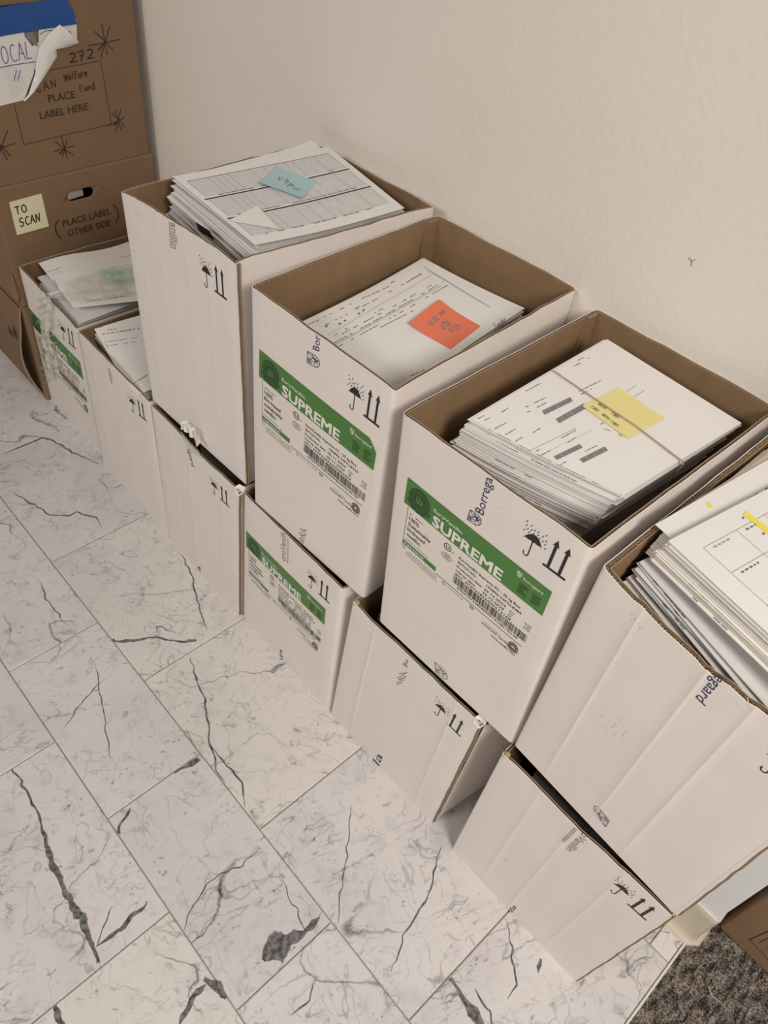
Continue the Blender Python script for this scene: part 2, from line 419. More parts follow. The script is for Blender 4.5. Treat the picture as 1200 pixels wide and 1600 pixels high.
class Carton:
    def __init__(s, name, label, cat, x0, y0, z0, theta, w, d, h, px=None, r=.005, th=.005, bulge=.002, rbulge=.002, creases=(), rim={}, seed=1,
                 outer='white', inner='kraft', group=None, seam=False, tab=True, closed=False, flute=True, crease=.0004, rough=.0012, zback=None, ymax=.424):
        s.w, s.d, s.h, s.r, s.th = w, d, h, r, th
        c, sn = math.cos(theta), math.sin(theta)
        def nom(a, b, e): return Vector((x0 + c * a * w - sn * b * d, y0 + sn * a * w + c * b * d, z0 + e * h))
        C = {(a, b, e): nom(a, b, e) for a in (0, 1) for b in (0, 1) for e in (0, 1)}
        px = px or {}
        for k, q in px.items():          # measured front corners, on the front plane
            if k[1] == 0:
                n = C[k]; p = hit(*q, 1, n.y); C[k] = Vector((p.x, n.y, p.z if k[2] else (max(p.z, ZU - .0015) if z0 > .1 else z0)))
        for k, q in px.items():
            if k[1] == 1:
                p = hit(*q, 2, C[(k[0], 0, 1)].z if k[2] else z0); C[k] = p
        for a in (0, 1):                 # back corners follow the front ones where they were not measured
            for e in (0, 1):
                if (a, 1, e) not in px: C[(a, 1, e)] = C[(a, 0, e)] + nom(a, 1, e) - nom(a, 0, e)
                C[(a, 1, e)].y = min(C[(a, 1, e)].y, ymax)
        if z0 < .1 and name == 'white_carton':
            for k_ in C:
                if k_[2]: C[k_].z = min(C[k_].z, .426)
        for a in (0, 1):
            if (a, 1, 1) in px: 
                k = C[(a, 1, 0)]; t = C[(a, 1, 1)]; k.x = k.x * .5 + t.x * .5
        s.C = C; s.bulge = bulge; s.crease = crease; s.rbulge = rbulge; s.creases = creases
        s.t = thing(name, tuple((C[(0, 0, 0)] + C[(1, 1, 0)]) / 2), label, cat, group)
        NF = vnoise(seed); nx = NF
        # path around the footprint -------------------------------------
        def corner(cx, cy, a0):
            return [(cx + r * math.cos(math.radians(a0 + 90 * i / 4)), cy + r * math.sin(math.radians(a0 + 90 * i / 4)),
                     math.cos(math.radians(a0 + 90 * i / 4)), math.sin(math.radians(a0 + 90 * i / 4))) for i in range(5)]
        cs = {'fr': corner(w - r, r, -90), 'br': corner(w - r, d - r, 0), 'bl': corner(r, d - r, 90), 'fl': corner(r, r, 180)}
        def straight(p, q, n, extra=()):
            ts = sorted(set([i / n for i in range(1, n)] + list(extra)))
            return [(p[0] + (q[0] - p[0]) * t, p[1] + (q[1] - p[1]) * t, p[2], p[3]) for t in ts]
        L = w - 2 * r
        ex = []
        for cx_ in creases:
            for o in (-.0035, -.0012, 0, .0012, .0035): ex.append(max(.001, min(.999, (cx_ - r + o) / L)))
        paths = {
            'front_panel': cs['fl'][2:] + straight(cs['fl'][4], cs['fr'][0], 14, ex) + cs['fr'][:3],
            'side_panel': cs['fr'][2:] + straight(cs['fr'][4], cs['br'][0], 14) + cs['br'][:3],
            'back_panel': cs['br'][2:] + straight(cs['br'][4], cs['bl'][0], 10) + cs['bl'][:3],
            'side_panel.L': cs['bl'][2:] + straight(cs['bl'][4], cs['fl'][0], 14) + cs['fl'][:3]}
        zs = [0, .003 / h, .06, .15, .27, .4, .52, .64, .76, .86, .93, .975, 1]
        s.panels = {}
        for nm, path in paths.items():
            mb = MB(); rm = rim.get(nm, None); n = len(path)
            acc = [0]
            for i in range(1, n): acc.append(acc[-1] + math.hypot(path[i][0] - path[i - 1][0], path[i][1] - path[i - 1][1]))
            tot = acc[-1]
            def dz(i):
                u = acc[i] / tot; e = min(u, 1 - u) * tot
                v = rough * (nx(u * 17 + len(nm) * 3) + .6 * nx(u * 53 + 7)) - .002 * math.exp(-(e / .01) ** 2)
                if rm:
                    for k in range(len(rm) - 1):
                        if rm[k][0] <= u <= rm[k + 1][0]:
                            t = (u - rm[k][0]) / (rm[k + 1][0] - rm[k][0]); v += rm[k][1] * (1 - t) + rm[k + 1][1] * t; break
                return v
            def pt(i, off, z): return s.W(path[i][0] - path[i][2] * off, path[i][1] - path[i][3] * off, z)
            H = [h + dz(i) for i in range(n)]
            out = [[pt(i, 0, t * H[i] if t > .9 else t * h) for i in range(n)] for t in zs]
            mb.grid(out, outer, True)
            inn = [[pt(i, th, max(t * H[i] if t > .9 else t * h, .004)) for i in range(n)] for t in zs]
            mb.grid(inn, inner, True, flip=True)
            lt = .0011
            def rimrow(o, dzr): return [pt(i, o, H[i] + dzr) for i in range(n)]
            def strip(a, b, mat): mb.grid([a, b], mat, False)
            strip(rimrow(0, 0), rimrow(lt, 0), outer if outer == 'white' else 'flute'); strip(rimrow(lt, 0), rimrow(lt, -.003), 'core')
            strip(rimrow(lt, -.003), rimrow(th - lt, -.003), 'core'); strip(rimrow(th - lt, -.003), rimrow(th - lt, 0), 'core')
            strip(rimrow(th - lt, 0), rimrow(th, 0), 'flute')
            strip([pt(i, th, 0.004) for i in range(n)], [pt(i, 0, 0) for i in range(n)], outer)
            o = mb.build('side_panel' if 'side' in nm else nm, s.t); s.panels[nm] = o
            if flute:
                fb = MB(); step = .0021; m_ = int(tot / step); rowsb = []; rowst = []; rf = random.Random(seed)
                for k in range(m_ + 1):
                    u = min(k * step + rf.uniform(-.0005, .0005) * (0 < k < m_), tot - 1e-6); i = max(j for j in range(n) if acc[j] <= u + 1e-9); i = min(i, n - 2); t = (u - acc[i]) / (acc[i + 1] - acc[i])
                    P = [path[i][c_] * (1 - t) + path[i + 1][c_] * t for c_ in range(4)]; Hh = H[i] * (1 - t) + H[i + 1] * t
                    o_ = th / 2 + (th / 2 - lt) * (1 if k % 2 else -1) * rf.uniform(.45, 1.0)
                    rowsb.append(s.W(P[0] - P[2] * o_, P[1] - P[3] * o_, Hh - .0032)); rowst.append(s.W(P[0] - P[2] * o_, P[1] - P[3] * o_, Hh - rf.uniform(.0003, .0016)))
                    # give the ribbon a little thickness by its own return row
                fb.grid([rowsb, rowst], 'flute', False)
                fb.build('fluting', s.t)
        bm = MB(); g = [[s.W(th + (w - 2 * th) * i / 3, th + (d - 2 * th) * j / 3, .0045) for i in range(4)] for j in range(4)]
        bm.grid(g, inner, False)
        g2 = [[s.W(.004 + (w - .008) * i / 3, .004 + (d - .008) * j / 3, .0008) for i in range(4)] for j in range(4)]
        bm.grid(g2, outer, False, flip=True); bm.build('bottom_panel', s.t)
        if tab:                          # glued joint inside the far left corner
            tb = MB(); y1 = d - th - .0005; y0_ = y1 - .034
            def tp(yy, zz, o): return s.W(th + o, yy, zz)
            hs = [.01, h * .5, h - .03, h - .004]
            prof = [[tp(y0_ + (.012 if k == 3 else 0), z, .0035) for z in [hs[k]]][0] for k in range(4)]
            A = prof; B = [tp(y1, z, .0035) for z in hs]; A0 = [tp(y0_ + (.012 if k == 3 else 0), hs[k], .0) for k in range(4)]
            B0 = [tp(y1, z, 0) for z in hs]
            tb.grid([A, B], inner, False, flip=True); tb.grid([A, A0], inner, False)
            tb.poly([A[3], B[3], B0[3], A0[3]], 'flute'); tb.build('glue_tab', s.t)
        if seam:                         # raw cut edge of the front sheet at the right corner
            sb = MB()
            for (ya, yb, ext, mat) in ((0.0, .0012, .0004, outer), (.0012, .0046, .0022, 'core'), (.0046, .0064, .0040, 'flute')):
                rowsA = []; 
                for t in [i / 24 for i in range(25)]:
                    z = .002 + t * (h - .006); j = .0007 * nx(t * 40)
                    rowsA.append([s.W(w - .004, ya, z), s.W(w + ext + j, ya, z), s.W(w + ext + j, yb, z), s.W(w - .004, yb, z)])
                sb.grid(rowsA, mat, False, flip=True)
            zz = []
            n_ = int(h / .0024)
            for k in range(n_):
                z = .003 + k * .0024
                yy = (.0018 if k % 2 else .0042) + .0006 * nx(k * 1.3)
                zz.append([s.W(w + .0010, yy, z), s.W(w + .0022, yy, z)])
            sb.grid(zz, 'flute', False)
            sb.build('cut_edge', s.t)
        s.front = Surf(lambda a, b: s.W(a, 0, b), w / 2, h / 2)
        s.right = Surf(lambda a, b: s.W(w, a, b), d / 2, h / 2)
    def W(s, x, y, z):
        w, d, h = s.w, s.d, s.h
        u, v, t = x / w, y / d, z / h; C = s.C
        P = ((C[(0, 0, 0)] * (1 - u) + C[(1, 0, 0)] * u) * (1 - v) + (C[(0, 1, 0)] * (1 - u) + C[(1, 1, 0)] * u) * v) * (1 - t) + \
            ((C[(0, 0, 1)] * (1 - u) + C[(1, 0, 1)] * u) * (1 - v) + (C[(0, 1, 1)] * (1 - u) + C[(1, 1, 1)] * u) * v) * t
        uc = min(1, max(0, u)); vc = min(1, max(0, v)); tc = min(1, max(0, t))
        su = math.sin(math.pi * uc); sv = math.sin(math.pi * vc); st = math.sin(math.pi * min(1, .08 + tc * .84))
        fr = (1 - vc) ** 4
        b = s.bulge * su * st
        for c in s.creases:
            e = (x - c) / .0020
            if abs(e) < 3 and y < .001: b += s.crease * math.exp(-e * e) * min(1, tc * 9, (1 - tc) * 9 + .15)
        P = P + Vector((0, -b * fr, 0))
        P = P + Vector((s.rbulge * sv * st * (uc ** 4), 0, 0))
        return P

# ------------------------------------------------------------------ prints used on the white cartons
def care_symbols(box, bl, br, tip, off=.0004, mat='ink', name=True):
    """rain umbrella and two up arrows; bl/br ends of the base bar, tip = top of the left arrow"""
    S = box.front; A = S.at(*bl); B = S.at(*br); T = S.at(*tip)
    U = (B - A) / 33.0
    V = (T - A - U * 7.3) / 50.0
    F = Frame(S, A, U, V)
    mb = MB()
    d_rect(mb, F, 0, 0, 33, 3.6, mat, off)
    for x in (7.3, 23.3):
        d_rect(mb, F, x - 2, 3.6, x + 2, 41, mat, off)
        d_poly(mb, F, [(x - 4.6, 38.5), (x, 41), (x, 50)], mat, off); d_poly(mb, F, [(x, 41), (x + 4.6, 38.5), (x, 50)], mat, off)
    mb.build('this_way_up_symbol', box.t)
    mb = MB()
    top = [(-35 + 27 * (i / 10), 20 + 1.5 * i / 10 + 13.5 * math.sin(math.pi * i / 10) ** .8) for i in range(11)]
    bot = []
    for i in range(10, -1, -1):
        q = i / 10 * 4; bot.append((-35 + 27 * i / 10, 20 + 1.5 * i / 10 + 2.2 * abs(math.sin(math.pi * q))))
    for i in range(10):
        a, b = top[i], top[i + 1]; c, d = bot[10 - i - 1], bot[10 - i]
        d_poly(mb, F, [d, c, b, a], mat, off)
    pts = [(-21.5, 33.5), (-21.5, -1)] + arc(-25, -1, 3.5, 4, 0, -180, 8) + [(-28.5, 1)]
    d_stroke(mb, F, pts, U.length * 1.5, mat, off)
    rnd = random.Random(5)
    for (x, y) in [(-37, 46), (-36, 40), (-30, 44), (-33, 36), (-37, 31), (-28, 38), (-30, 32.5), (-24, 40.5), (-24, 35), (-19, 42), (-18, 37), (-15, 33.5), (-12, 40), (-8.5, 45), (-10, 33.5), (-6, 37), (-6, 31), (-4, 25.5)]:
        P = [(x + px_ * 1.15 + py_ * .5, y + py_ * 1.7) for px_, py_ in [(-.6, -.8), (0, -1.2), (.6, -.8), (.55, 0), (.1, 1.6), (-.45, 0)]]
        d_poly(mb, F, P, mat, off)
    mb.build('rain_umbrella_symbol', box.t)

def shield(mb, F, mat, off, pen):
    """heraldic shield, unit height, lower left at 0,0"""
    d_stroke(mb, F, [(.08, 1), (.92, 1), (.92, .35), (.78, .1), (.5, 0), (.22, .1), (.08, .35), (.08, 1)], pen, mat, off)
    d_stroke(mb, F, [(.12, .32), (.9, .96)], pen * .8, mat, off)
    for x in (.2, .33, .46): d_stroke(mb, F, [(x, .95), (x, .62 + .2 * (x - .2))], pen, mat, off)
    d_stroke(mb, F, [(.16, .78), (.5, .80)], pen * .8, mat, off); d_stroke(mb, F, [(.2, .88), (.5, .88)], pen * .6, mat, off)
    for a, b in [((.42, .16), (.55, .40)), ((.55, .40), (.74, .52)), ((.74, .52), (.82, .66)), ((.50, .36), (.40, .40)), ((.62, .42), (.76, .30)), ((.56, .3), (.66, .14)), ((.7, .5), (.62, .6))]:
        d_stroke(mb, F, [a, b], pen * 1.7, mat, off)

def seal(mb, F, cx, cy, r, dark, light, off, n=32):
    P = []
    for i in range(n * 2):
        rr = r * (1 if i % 2 else .91); a = math.pi * i / n; P.append((cx + rr * math.cos(a), cy + rr * math.sin(a)))
    for i in range(n * 2): d_poly(mb, F, [(cx, cy), P[i], P[(i + 1) % (2 * n)]], dark, off)
    pw = F.U.length * r * .035
    d_stroke(mb, F, circ(cx, cy, r * .82, 28), pw, light, off + .00012)
    d_stroke(mb, F, circ(cx, cy, r * .60, 24), pw, light, off + .00012)
    for i in range(22):
        a = 2 * math.pi * i / 22
        d_stroke(mb, F, [(cx + r * .67 * math.cos(a), cy + r * .67 * math.sin(a)), (cx + r * .75 * math.cos(a), cy + r * .75 * math.sin(a))], pw * .9, light, off + .00012)
    for (tx, s_) in ((-.24, .8), (0, 1.1), (.25, .85)):
        for k in range(3):
            y0 = r * (.28 - .2 * k) * 1.0; wd = r * .17 * (1 - .25 * k) * s_
            d_poly(mb, F, [(cx + tx * r - wd, cy + y0), (cx + tx * r + wd, cy + y0), (cx + tx * r, cy + y0 - r * .3 * s_)], light, off + .00014)
    # ribbon tails along the lower rim
    rib = [(cx - r * 1.02, cy + r * .42), (cx - r * .5, cy + r * .78), (cx, cy + r * .88), (cx + r * .5, cy + r * .78), (cx + r * 1.02, cy + r * .42)]
    for i in range(4):
        a, b = rib[i], rib[i + 1]
        d_poly(mb, F, [a, b, (b[0], b[1] + r * .26), (a[0], a[1] + r * .26)], dark, off + .00016)
        d_stroke(mb, F, [(a[0] + (b[0] - a[0]) * .2, a[1] + r * .15 + (b[1] - a[1]) * .2), (a[0] + (b[0] - a[0]) * .8, a[1] + r * .15 + (b[1] - a[1]) * .8)], pw * 1.2, light, off + .00018)

def big_label(box, tl, tr, batch, prod, useby, sscc, claim, seed=1, blur=False, partial=None, droop=0.0, peel=False):
    S = box.front; A = S.at(*tl); B = S.at(*tr); U = (B - A) / 250.0; V = Vector((U.y, -U.x))
    F = Frame(S, A, U, V)                         # u right, v down, millimetres
    rnd = random.Random(seed)
    lab = MB(); d_rect(lab, F, 0, 2, 252, 172, 'label', .00018, 12, 8)
    labo = lab.build('product_label', box.t, label='white sticker with a green title band')
    def done(mb, name, **k): return mb.build(name, labo, **k)
    g = MB()
    if peel:
        for i in range(12):
            d_rect(g, F, i * 19.5, 0, (i + 1) * 19.5, 50, 'green', .0004, 1, 3)
        d_poly(g, F, [(234, 0), (238, 3), (247, 13), (250, 18), (250, 50), (234, 50)][::-1], 'green', .0004)
    else: d_rect(g, F, 0, 0, 250, 50, 'green', .0004, 12, 3)
    done(g, 'green_band')
    t = MB(); o2 = .0006
    d_text(t, F, 'SUPREME', 55, 47.5, 124, 19.5, 'lwhite', o2, bold=.085, up=-1)
    d_text(t, F, 'EuroVanillin', 54, 22.3, 52, 6.5, 'lwhite', o2, up=-1)
    d_text(t, F, 'Borregaard', 209, 15.5, 31, 4.8, 'lwhite', o2, up=-1)
    sf = Frame(S, F.ab(198, 17), F.U * 8.5, -F.V * 9.5); shield(t, sf, 'lwhite', o2, .0006)
    for c0 in (206, 228):
        for k in range(6): d_rect(t, F, c0, 24 + k * 3.3, c0 + rnd.uniform(9, 16), 25.6 + k * 3.3, 'dkgreen', o2)
    done(t, 'band_lettering')
    s_ = MB(); seal(s_, F, 27, 26, 21, 'dkgreen', 'green', .0006, 34); done(s_, 'round_emblem')
    k = MB(); o = .0004
    d_rect(k, F, 8.8, 52, 9.6, 131, 'ink', o); 
    d_lines(k, F, 14, 42, 61, 1.6, 'ink', o, rnd, .95, (2, 6))
    for i, ln in enumerate(claim): d_text(k, F, ln, 14, 74 + 11.2 * i, None, 7.4, 'ink', o, up=-1, bold=.03)
    d_lines(k, F, 14, 62, 114.5, 1.3, 'ink2', o, rnd, .95, (2, 6))
    d_stroke(k, F, circ(89, 64.5, 6.2, 22), U.length * 1.3, 'ink', o); d_text(k, F, 'U', 86, 68, 6, 7, 'ink', o, up=-1); d_text(k, F, '-P', 97, 68, 4, 3, 'ink', o, up=-1)
    for rr in (10, 8.6): d_stroke(k, F, circ(91, 83, rr, 20, ry=rr * .62), U.length * .5, 'faded', o)
    for q in range(4): d_rect(k, F, 86, 79.5 + q * 2, 96, 80.4 + q * 2, 'faded', o)
    d_text(k, F, 'EuroVanillin Supreme FC - 25 kg Box', 111, 68, 108, 5.0, 'ink', o, up=-1)
    d_text(k, F, 'BATCH NO:', 111, 77, 33, 4.7, 'ink', o, up=-1); d_text(k, F, batch, 163, 77, 60, 4.7, 'ink', o, up=-1)
    d_text(k, F, 'Production date:', 111, 86, 46, 4.7, 'ink', o, up=-1); d_text(k, F, prod, 161, 86, 38, 4.7, 'ink', o, up=-1)
    d_text(k, F, 'Use by date:', 111, 94.5, 36, 4.7, 'ink', o, up=-1); d_text(k, F, useby, 160, 94.5, 38, 4.7, 'ink', o, up=-1)
    d_text(k, F, 'SSCC', 111, 102, 15, 4.4, 'ink', o, up=-1); d_text(k, F, sscc, 130, 102, 82, 4.4, 'ink', o, up=-1)
    for i, (a, b) in enumerate((('Gross', '26 KG'), ('Tare', '1 KG'), ('Net', '25 KG'))):
        d_text(k, F, a, 206, 86 + i * 4.6, None, 2.6, 'ink', o, up=-1); d_text(k, F, b, 232 + (2 if i == 1 else 0), 86 + i * 4.6, None, 3.0, 'ink', o, up=-1)
    d_rect(k, F, 79, 131, 240, 132.2, 'dkgreen', o, 6); 
    for q in range(4): d_lines(k, F, 19, 86 if q else 88, 136 + q * 3.4, 1.1, 'faded', o, rnd, .97, (2, 7))
    d_stroke(k, F, circ(12.5, 135, 3, 12), U.length * .8, 'dkgreen', o); d_stroke(k, F, circ(97, 137, 3, 12), U.length * .8, 'dkgreen', o)
    d_lines(k, F, 103, 143, 136.5, 1.3, 'faded', o, rnd, .97, (2, 7))
    d_rect(k, F, 147, 135, 155, 140.5, 'red', o); d_rect(k, F, 147, 137, 155, 138.3, 'lwhite', o + .0001)
    # signature line and web address
    d_text(k, F, 'Sustainable Vanillin', 172, 151, 48, 6.0, 'ink', o, shear=.35, up=-1, bold=0); d_rect(k, F, 178, 143.5, 205, 144.2, 'ink2', o)
    d_text(k, F, 'www.vanillin.com', 192, 160, 44, 4.4, 'ink', o, up=-1)
    done(k, 'printed_lines')
    sm = MB(); seal(sm, F, 229, 145, 9, 'ink', 'label', .0004, 18); done(sm, 'small_emblem')
    gs = MB(); d_rect(gs, F, 8.8, 120, 77.5, 129.5, 'green', o, 4); d_text(gs, F, 'PURE RANGE', 13, 127.4, 40, 5.2, 'lwhite', .0006, up=-1); done(gs, 'green_strip')
    bc = MB(); x = 110
    while x < 243:
        wd = rnd.choice((.5, .5, .9, .9, 1.5)); d_rect(bc, F, x, 104, min(x + wd, 243), 119.5, 'ink', o); x += wd + rnd.choice((.45, .6, .9, 1.3))
    d_text(bc, F, '(00)' + sscc + '(10)100', 120, 125, 110, 4.0, 'ink', o, up=-1)
    done(bc, 'barcode')
    return labo

def wordmark(box, s, o, e, t, mat='navy', off=.0004, sh=None, name='printed_wordmark', shear=0):
    F = pxframe(box.front, o, e, t); mb = MB(); d_text(mb, F, s, 0, 0, 1, 1, mat, off, shear=shear)
    if sh:
        G = pxframe(box.front, *sh); shield(mb, G, mat, off, .0011)
    return mb.build(name, box.t)

def tape_glints(box, lines, w=.0012, mat='crease', name='tape_crease_glint'):  # tape creases as pale strokes, their glint put into the colour
    mb = MB(); F = Frame(box.front, (0, 0), (1, 0), (0, 1))
    for ln in lines:
        d_stroke(mb, F, [tuple(box.front.at(*q)) for q in ln], w, mat, .0003)
    mb.build(name, box.t)

# ------------------------------------------------------------------ paper
def sheet_surf(A, B, C, D, bend=None):
    """A near-left, B near-right, C far-right, D far-left world corners; a,b in 0..1"""
    def f(a, b):
        p = (A * (1 - a) + B * a) * (1 - b) + (D * (1 - a) + C * a) * b
        if bend: p = p + Vector((0, 0, bend(a, b)))
        return p
    return Surf(f, .5, .5, .004)
def sheet_mesh(mb, S, mat, th=.0006, n=8, m=10, edge=None):
    top = [[S.f(i / n, j / m) for i in range(n + 1)] for j in range(m + 1)]
    dn = Vector((0, 0, -th))
    mb.grid(top, mat, True); mb.grid([[p + dn for p in r] for r in top], mat, True, flip=True)
    ring = [top[0][i] for i in range(n + 1)] + [top[j][n] for j in range(1, m + 1)] + [top[m][i] for i in range(n - 1, -1, -1)] + [top[j][0] for j in range(m - 1, -1, -1)]
    mb.grid([[p + dn for p in ring], ring], edge or mat, False)

def clampin(box, P, m=.0015):
    C = box.C; z0 = C[(0, 0, 0)].z; z1 = max(C[(0, 0, 1)].z, C[(1, 0, 1)].z)
    if P.z > z1 - .0005: return P
    t = (P.z - z0) / (z1 - z0); q = P.copy(); k = box.th + m
    def L(a, b): return C[(a, b, 0)].lerp(C[(a, b, 1)], t)
    y0 = max(L(0, 0).y, L(1, 0).y) + k; y1 = min(L(0, 1).y, L(1, 1).y) - k; q.y = min(max(q.y, y0), y1)
    x0 = max(L(0, 0).x, L(0, 1).x) + k; x1 = min(L(1, 0).x, L(1, 1).x) - k; q.x = min(max(q.x, x0), x1)
    return q
def stack(name, label, quad, n, dz, zbot, seed, drift=(0, 0), jit=.004, rot=.02, th=.0011, bend=None, mats=('paper',), group=None, cat='paper', block=True, bendgrow=0.0, edgeprint=0, inbox=None):
    """quad: near-left, near-right, far-right, far-left of the top sheet"""
    if inbox: zbot = max([inbox.C[k].z for k in inbox.C if not k[2]]) + .0065
    rnd = random.Random(seed); ctr = sum(quad, Vector()) / 4
    lowz = min(q.z for q in quad) - n * dz
    t = thing(name, (ctr.x, ctr.y, zbot), label, cat, group)
    for k in range(n):
        u = k / max(1, n - 1)
        off = Vector((drift[0] * u + rnd.uniform(-jit, jit), drift[1] * u + rnd.uniform(-jit, jit), -k * dz))
        a = rnd.uniform(-rot, rot) if k else 0
        R = Matrix.Rotation(a, 3, 'Z')
        Q = [R @ (q - ctr) + ctr + off for q in quad]
        if inbox: Q = [clampin(inbox, q) for q in Q]
        bf = None
        if bend:
            g = 1 + bendgrow * u
            bf = (lambda gg: (lambda x, y: bend(x, y) * gg))(g)
        S = sheet_surf(*Q, bf); mb = MB(); mt = rnd.choice(mats)
        sheet_mesh(mb, S, mt, th, 6, 7)
        if edgeprint and rnd.random() < edgeprint:
            F = Frame(S, (0, 0), (1, 0), (0, 1)); d_lines(mb, F, rnd.uniform(.05, .3), rnd.uniform(.4, .9), .006, .006, 'ink2', .0002, rnd, .7, (.02, .06))
        mb.build('sheet', t)
    if block:
        mb = MB(); zt = lowz + .001
        off = Vector((drift[0], drift[1], 0))
        m_ = 0.006
        P = [(q - ctr) * .97 + ctr + off for q in quad]
        if inbox:
            P = [clampin(inbox, Vector((p.x, p.y, zbot + .02)), .005) for p in P]; P = [clampin(inbox, Vector((p.x, p.y, zt - .01)), .005) for p in P]
        zs = [zbot + .0015 + (zt - zbot - .0015) * i / 10 for i in range(11)]
        rows = []
        for i, z in enumerate(zs):
            jx, jy = rnd.uniform(-.002, .002), rnd.uniform(-.002, .002)
            rows.append([(p.x + jx, p.y + jy, z) for p in P] + [(P[0].x + jx, P[0].y + jy, z)])
        mb.grid(rows, 'paper_grey', False); mb.poly([r for r in rows[-1][:4]], 'paper_grey'); mb.poly([r for r in rows[0][:4]][::-1], 'paper_grey')
        mb.build('sheet_block', t)
    return t

def page(name, label, S, cat='paper', mat='paper', th=.0005, group=None, base=None):
    P = S.P(.5, .5)
    t = thing(name, tuple(P), label, cat, group); mb = MB(); sheet_mesh(mb, S, mat, th, 14, 14); mb.build('sheet', t)
    return t
def Pz(px, py, z): return hit(px, py, 2, z)

def sticky(label, S, quad, mat, write=None, name='sticky_note', lift=.0006, curl=.004, pxs=True):
    """square note on surface S; quad: four corners px: bl, br, tr, tl (its own orientation)"""
    ab = [S.at(*q) for q in quad] if pxs else [Vector(q) for q in quad]
    def f(a, b):
        p = (ab[0] * (1 - a) + ab[1] * a) * (1 - b) + (ab[3] * (1 - a) + ab[2] * a) * b
        return S.P(p.x, p.y, lift + curl * max(0, .6 - b) ** 2 * 2.5)
    T = Surf(f, .5, .5, .03); ctr = T.f(.5, .5)
    t = thing(name, tuple(ctr), label, 'sticky note'); mb = MB()
    rows = [[T.f(i / 6, j / 6) for i in range(7)] for j in range(7)]; mb.grid(rows, mat, True)
    lo = [[T.P(i / 6, j / 6, -.0003) for i in range(7)] for j in range(7)]; mb.grid(lo, mat, True, flip=True)
    mb.build('note_sheet', t)
    if write:
        w = MB(); write(w, Frame(T, (0, 0), (1, 0), (0, 1))); w.build('handwriting', t)
    return t

# ------------------------------------------------------------------ the setting
WALL_Y = .425
def struct(mb, name, **k):
    o = mb.build(name); o['kind'] = 'structure'
    for a, b in k.items(): o[a] = b
    return o
mb = MB(); mb.box((-2.8, -2.6, -.05), (1.955, WALL_Y + .02, -.0035), 'grout'); mb.box((1.955, -2.6, -.05), (3.8, 1.2, -.0075), 'grout')
floor = struct(mb, 'floor')
mb = MB(); mb.box((-2.8, WALL_Y, -.05), (1.93, WALL_Y + .08, 2.7), 'wall'); wall = struct(mb, 'wall_back')
mb = MB()
mb.poly([(0, 0, 0), (.004, 0, .001), (.007, 0, .009), (.003, 0, .012), (-.001, 0, .008)], 'faded')
P0 = hit(1080, 410, 1, WALL_Y)
mb = MB()
F = Frame(planar((P0.x, WALL_Y - .0004, P0.z), (1, 0, 0), (0, 0, 1)), (0, 0), (1, 0), (0, 1))
d_stroke(mb, F, [(-.006, .004), (0, .002), (.002, -.004)], .0012, 'faded', 0); d_stroke(mb, F, [(0, .003), (.004, .006)], .001, 'faded', 0)
mb.build('scuff_mark', wall)
# projecting wall end with its vinyl skirting, beside the carpet
mb = MB(); mb.box((1.882, .216, -.03), (1.957, WALL_Y + .08, 2.7), 'panel'); struct(mb, 'wall_right')
mb = MB()
prof = [(.0, .118), (-.003, .121), (-.0058, .118), (-.006, .10), (-.006, .022), (-.0075, .012), (-.012, .005), (-.018, .0015), (-.018, .0)]
rows = []
for (o, z) in prof: rows.append([(1.884, .216 + o, z), (1.957, .216 + o, z), (1.957 - o * .3, .216 + o * .7, z), (1.957 - o, .216, z), (1.957 - o, WALL_Y, z)])
mb.grid(rows, 'trim', True, flip=True); struct(mb, 'baseboard_right')
mb = MB(); mb.box((1.9535, -2.6, -.006), (1.9575, .205, .0012), 'metal'); struct(mb, 'trim_1')

# marble floor tiles: every tile is a piece of the floor
tiles = []
G = .0011
def tile(x0, y0, x1, y1, seed):
    mb = MB(); rnd = random.Random(seed); dz = rnd.uniform(-.0002, .0003)
    a, b, c, d = x0 + G, y0 + G, x1 - G, y1 - G; bv = .0012; z = dz
    V = [(a, b, -.004), (c, b, -.004), (c, d, -.004), (a, d, -.004), (a, b, z - bv * .8), (c, b, z - bv * .8), (c, d, z - bv * .8), (a, d, z - bv * .8),
         (a + bv, b + bv, z), (c - bv, b + bv, z), (c - bv, d - bv, z), (a + bv, d - bv, z)]
    Fs = [(0, 3, 2, 1), (8, 9, 10, 11)] + [(i, (i + 1) % 4, 4 + (i + 1) % 4, 4 + i) for i in range(4)] + [(4 + i, 4 + (i + 1) % 4, 8 + (i + 1) % 4, 8 + i) for i in range(4)]
    ctr = ((a + c) / 2, (b + d) / 2)
    mb.mesh([(p[0] - ctr[0], p[1] - ctr[1], p[2]) for p in V], Fs, 'marble')
    me_o = mb.build('marble_tile'); me_o.location = (ctr[0], ctr[1], 0); me_o.parent = floor
    WLOC[me_o.name] = Vector((ctr[0], ctr[1], 0))
    tiles.append((x0, y0, x1, y1, me_o, z))
rowsY = [(.15, WALL_Y, [.1, .505, .91, 1.31, 1.715, 1.912]), (-.26, .15, [.08, .485, .89, 1.297, 1.705]), (-.462, -.26, [.295, .70, 1.10, 1.507, 1.91]),
         (-.868, -.462, [.495, .90, 1.31, 1.715]), (-1.07, -.868, [.30, .70, 1.11, 1.51, 1.91]), (-1.476, -1.07, [.49, .90, 1.30, 1.71]), (-1.88, -1.476, [.30, .70, 1.10, 1.51, 1.91])]
sd = 0
for (y0, y1, xs) in rowsY:
    x = xs[0]
    while x > -2.4: xs = [x - .405] + xs; x -= .405
    xs = xs + [1.953]
    for i in range(len(xs) - 1):
        if xs[i + 1] - xs[i] > .01: tile(xs[i], y0, xs[i + 1], y1, sd); sd += 1

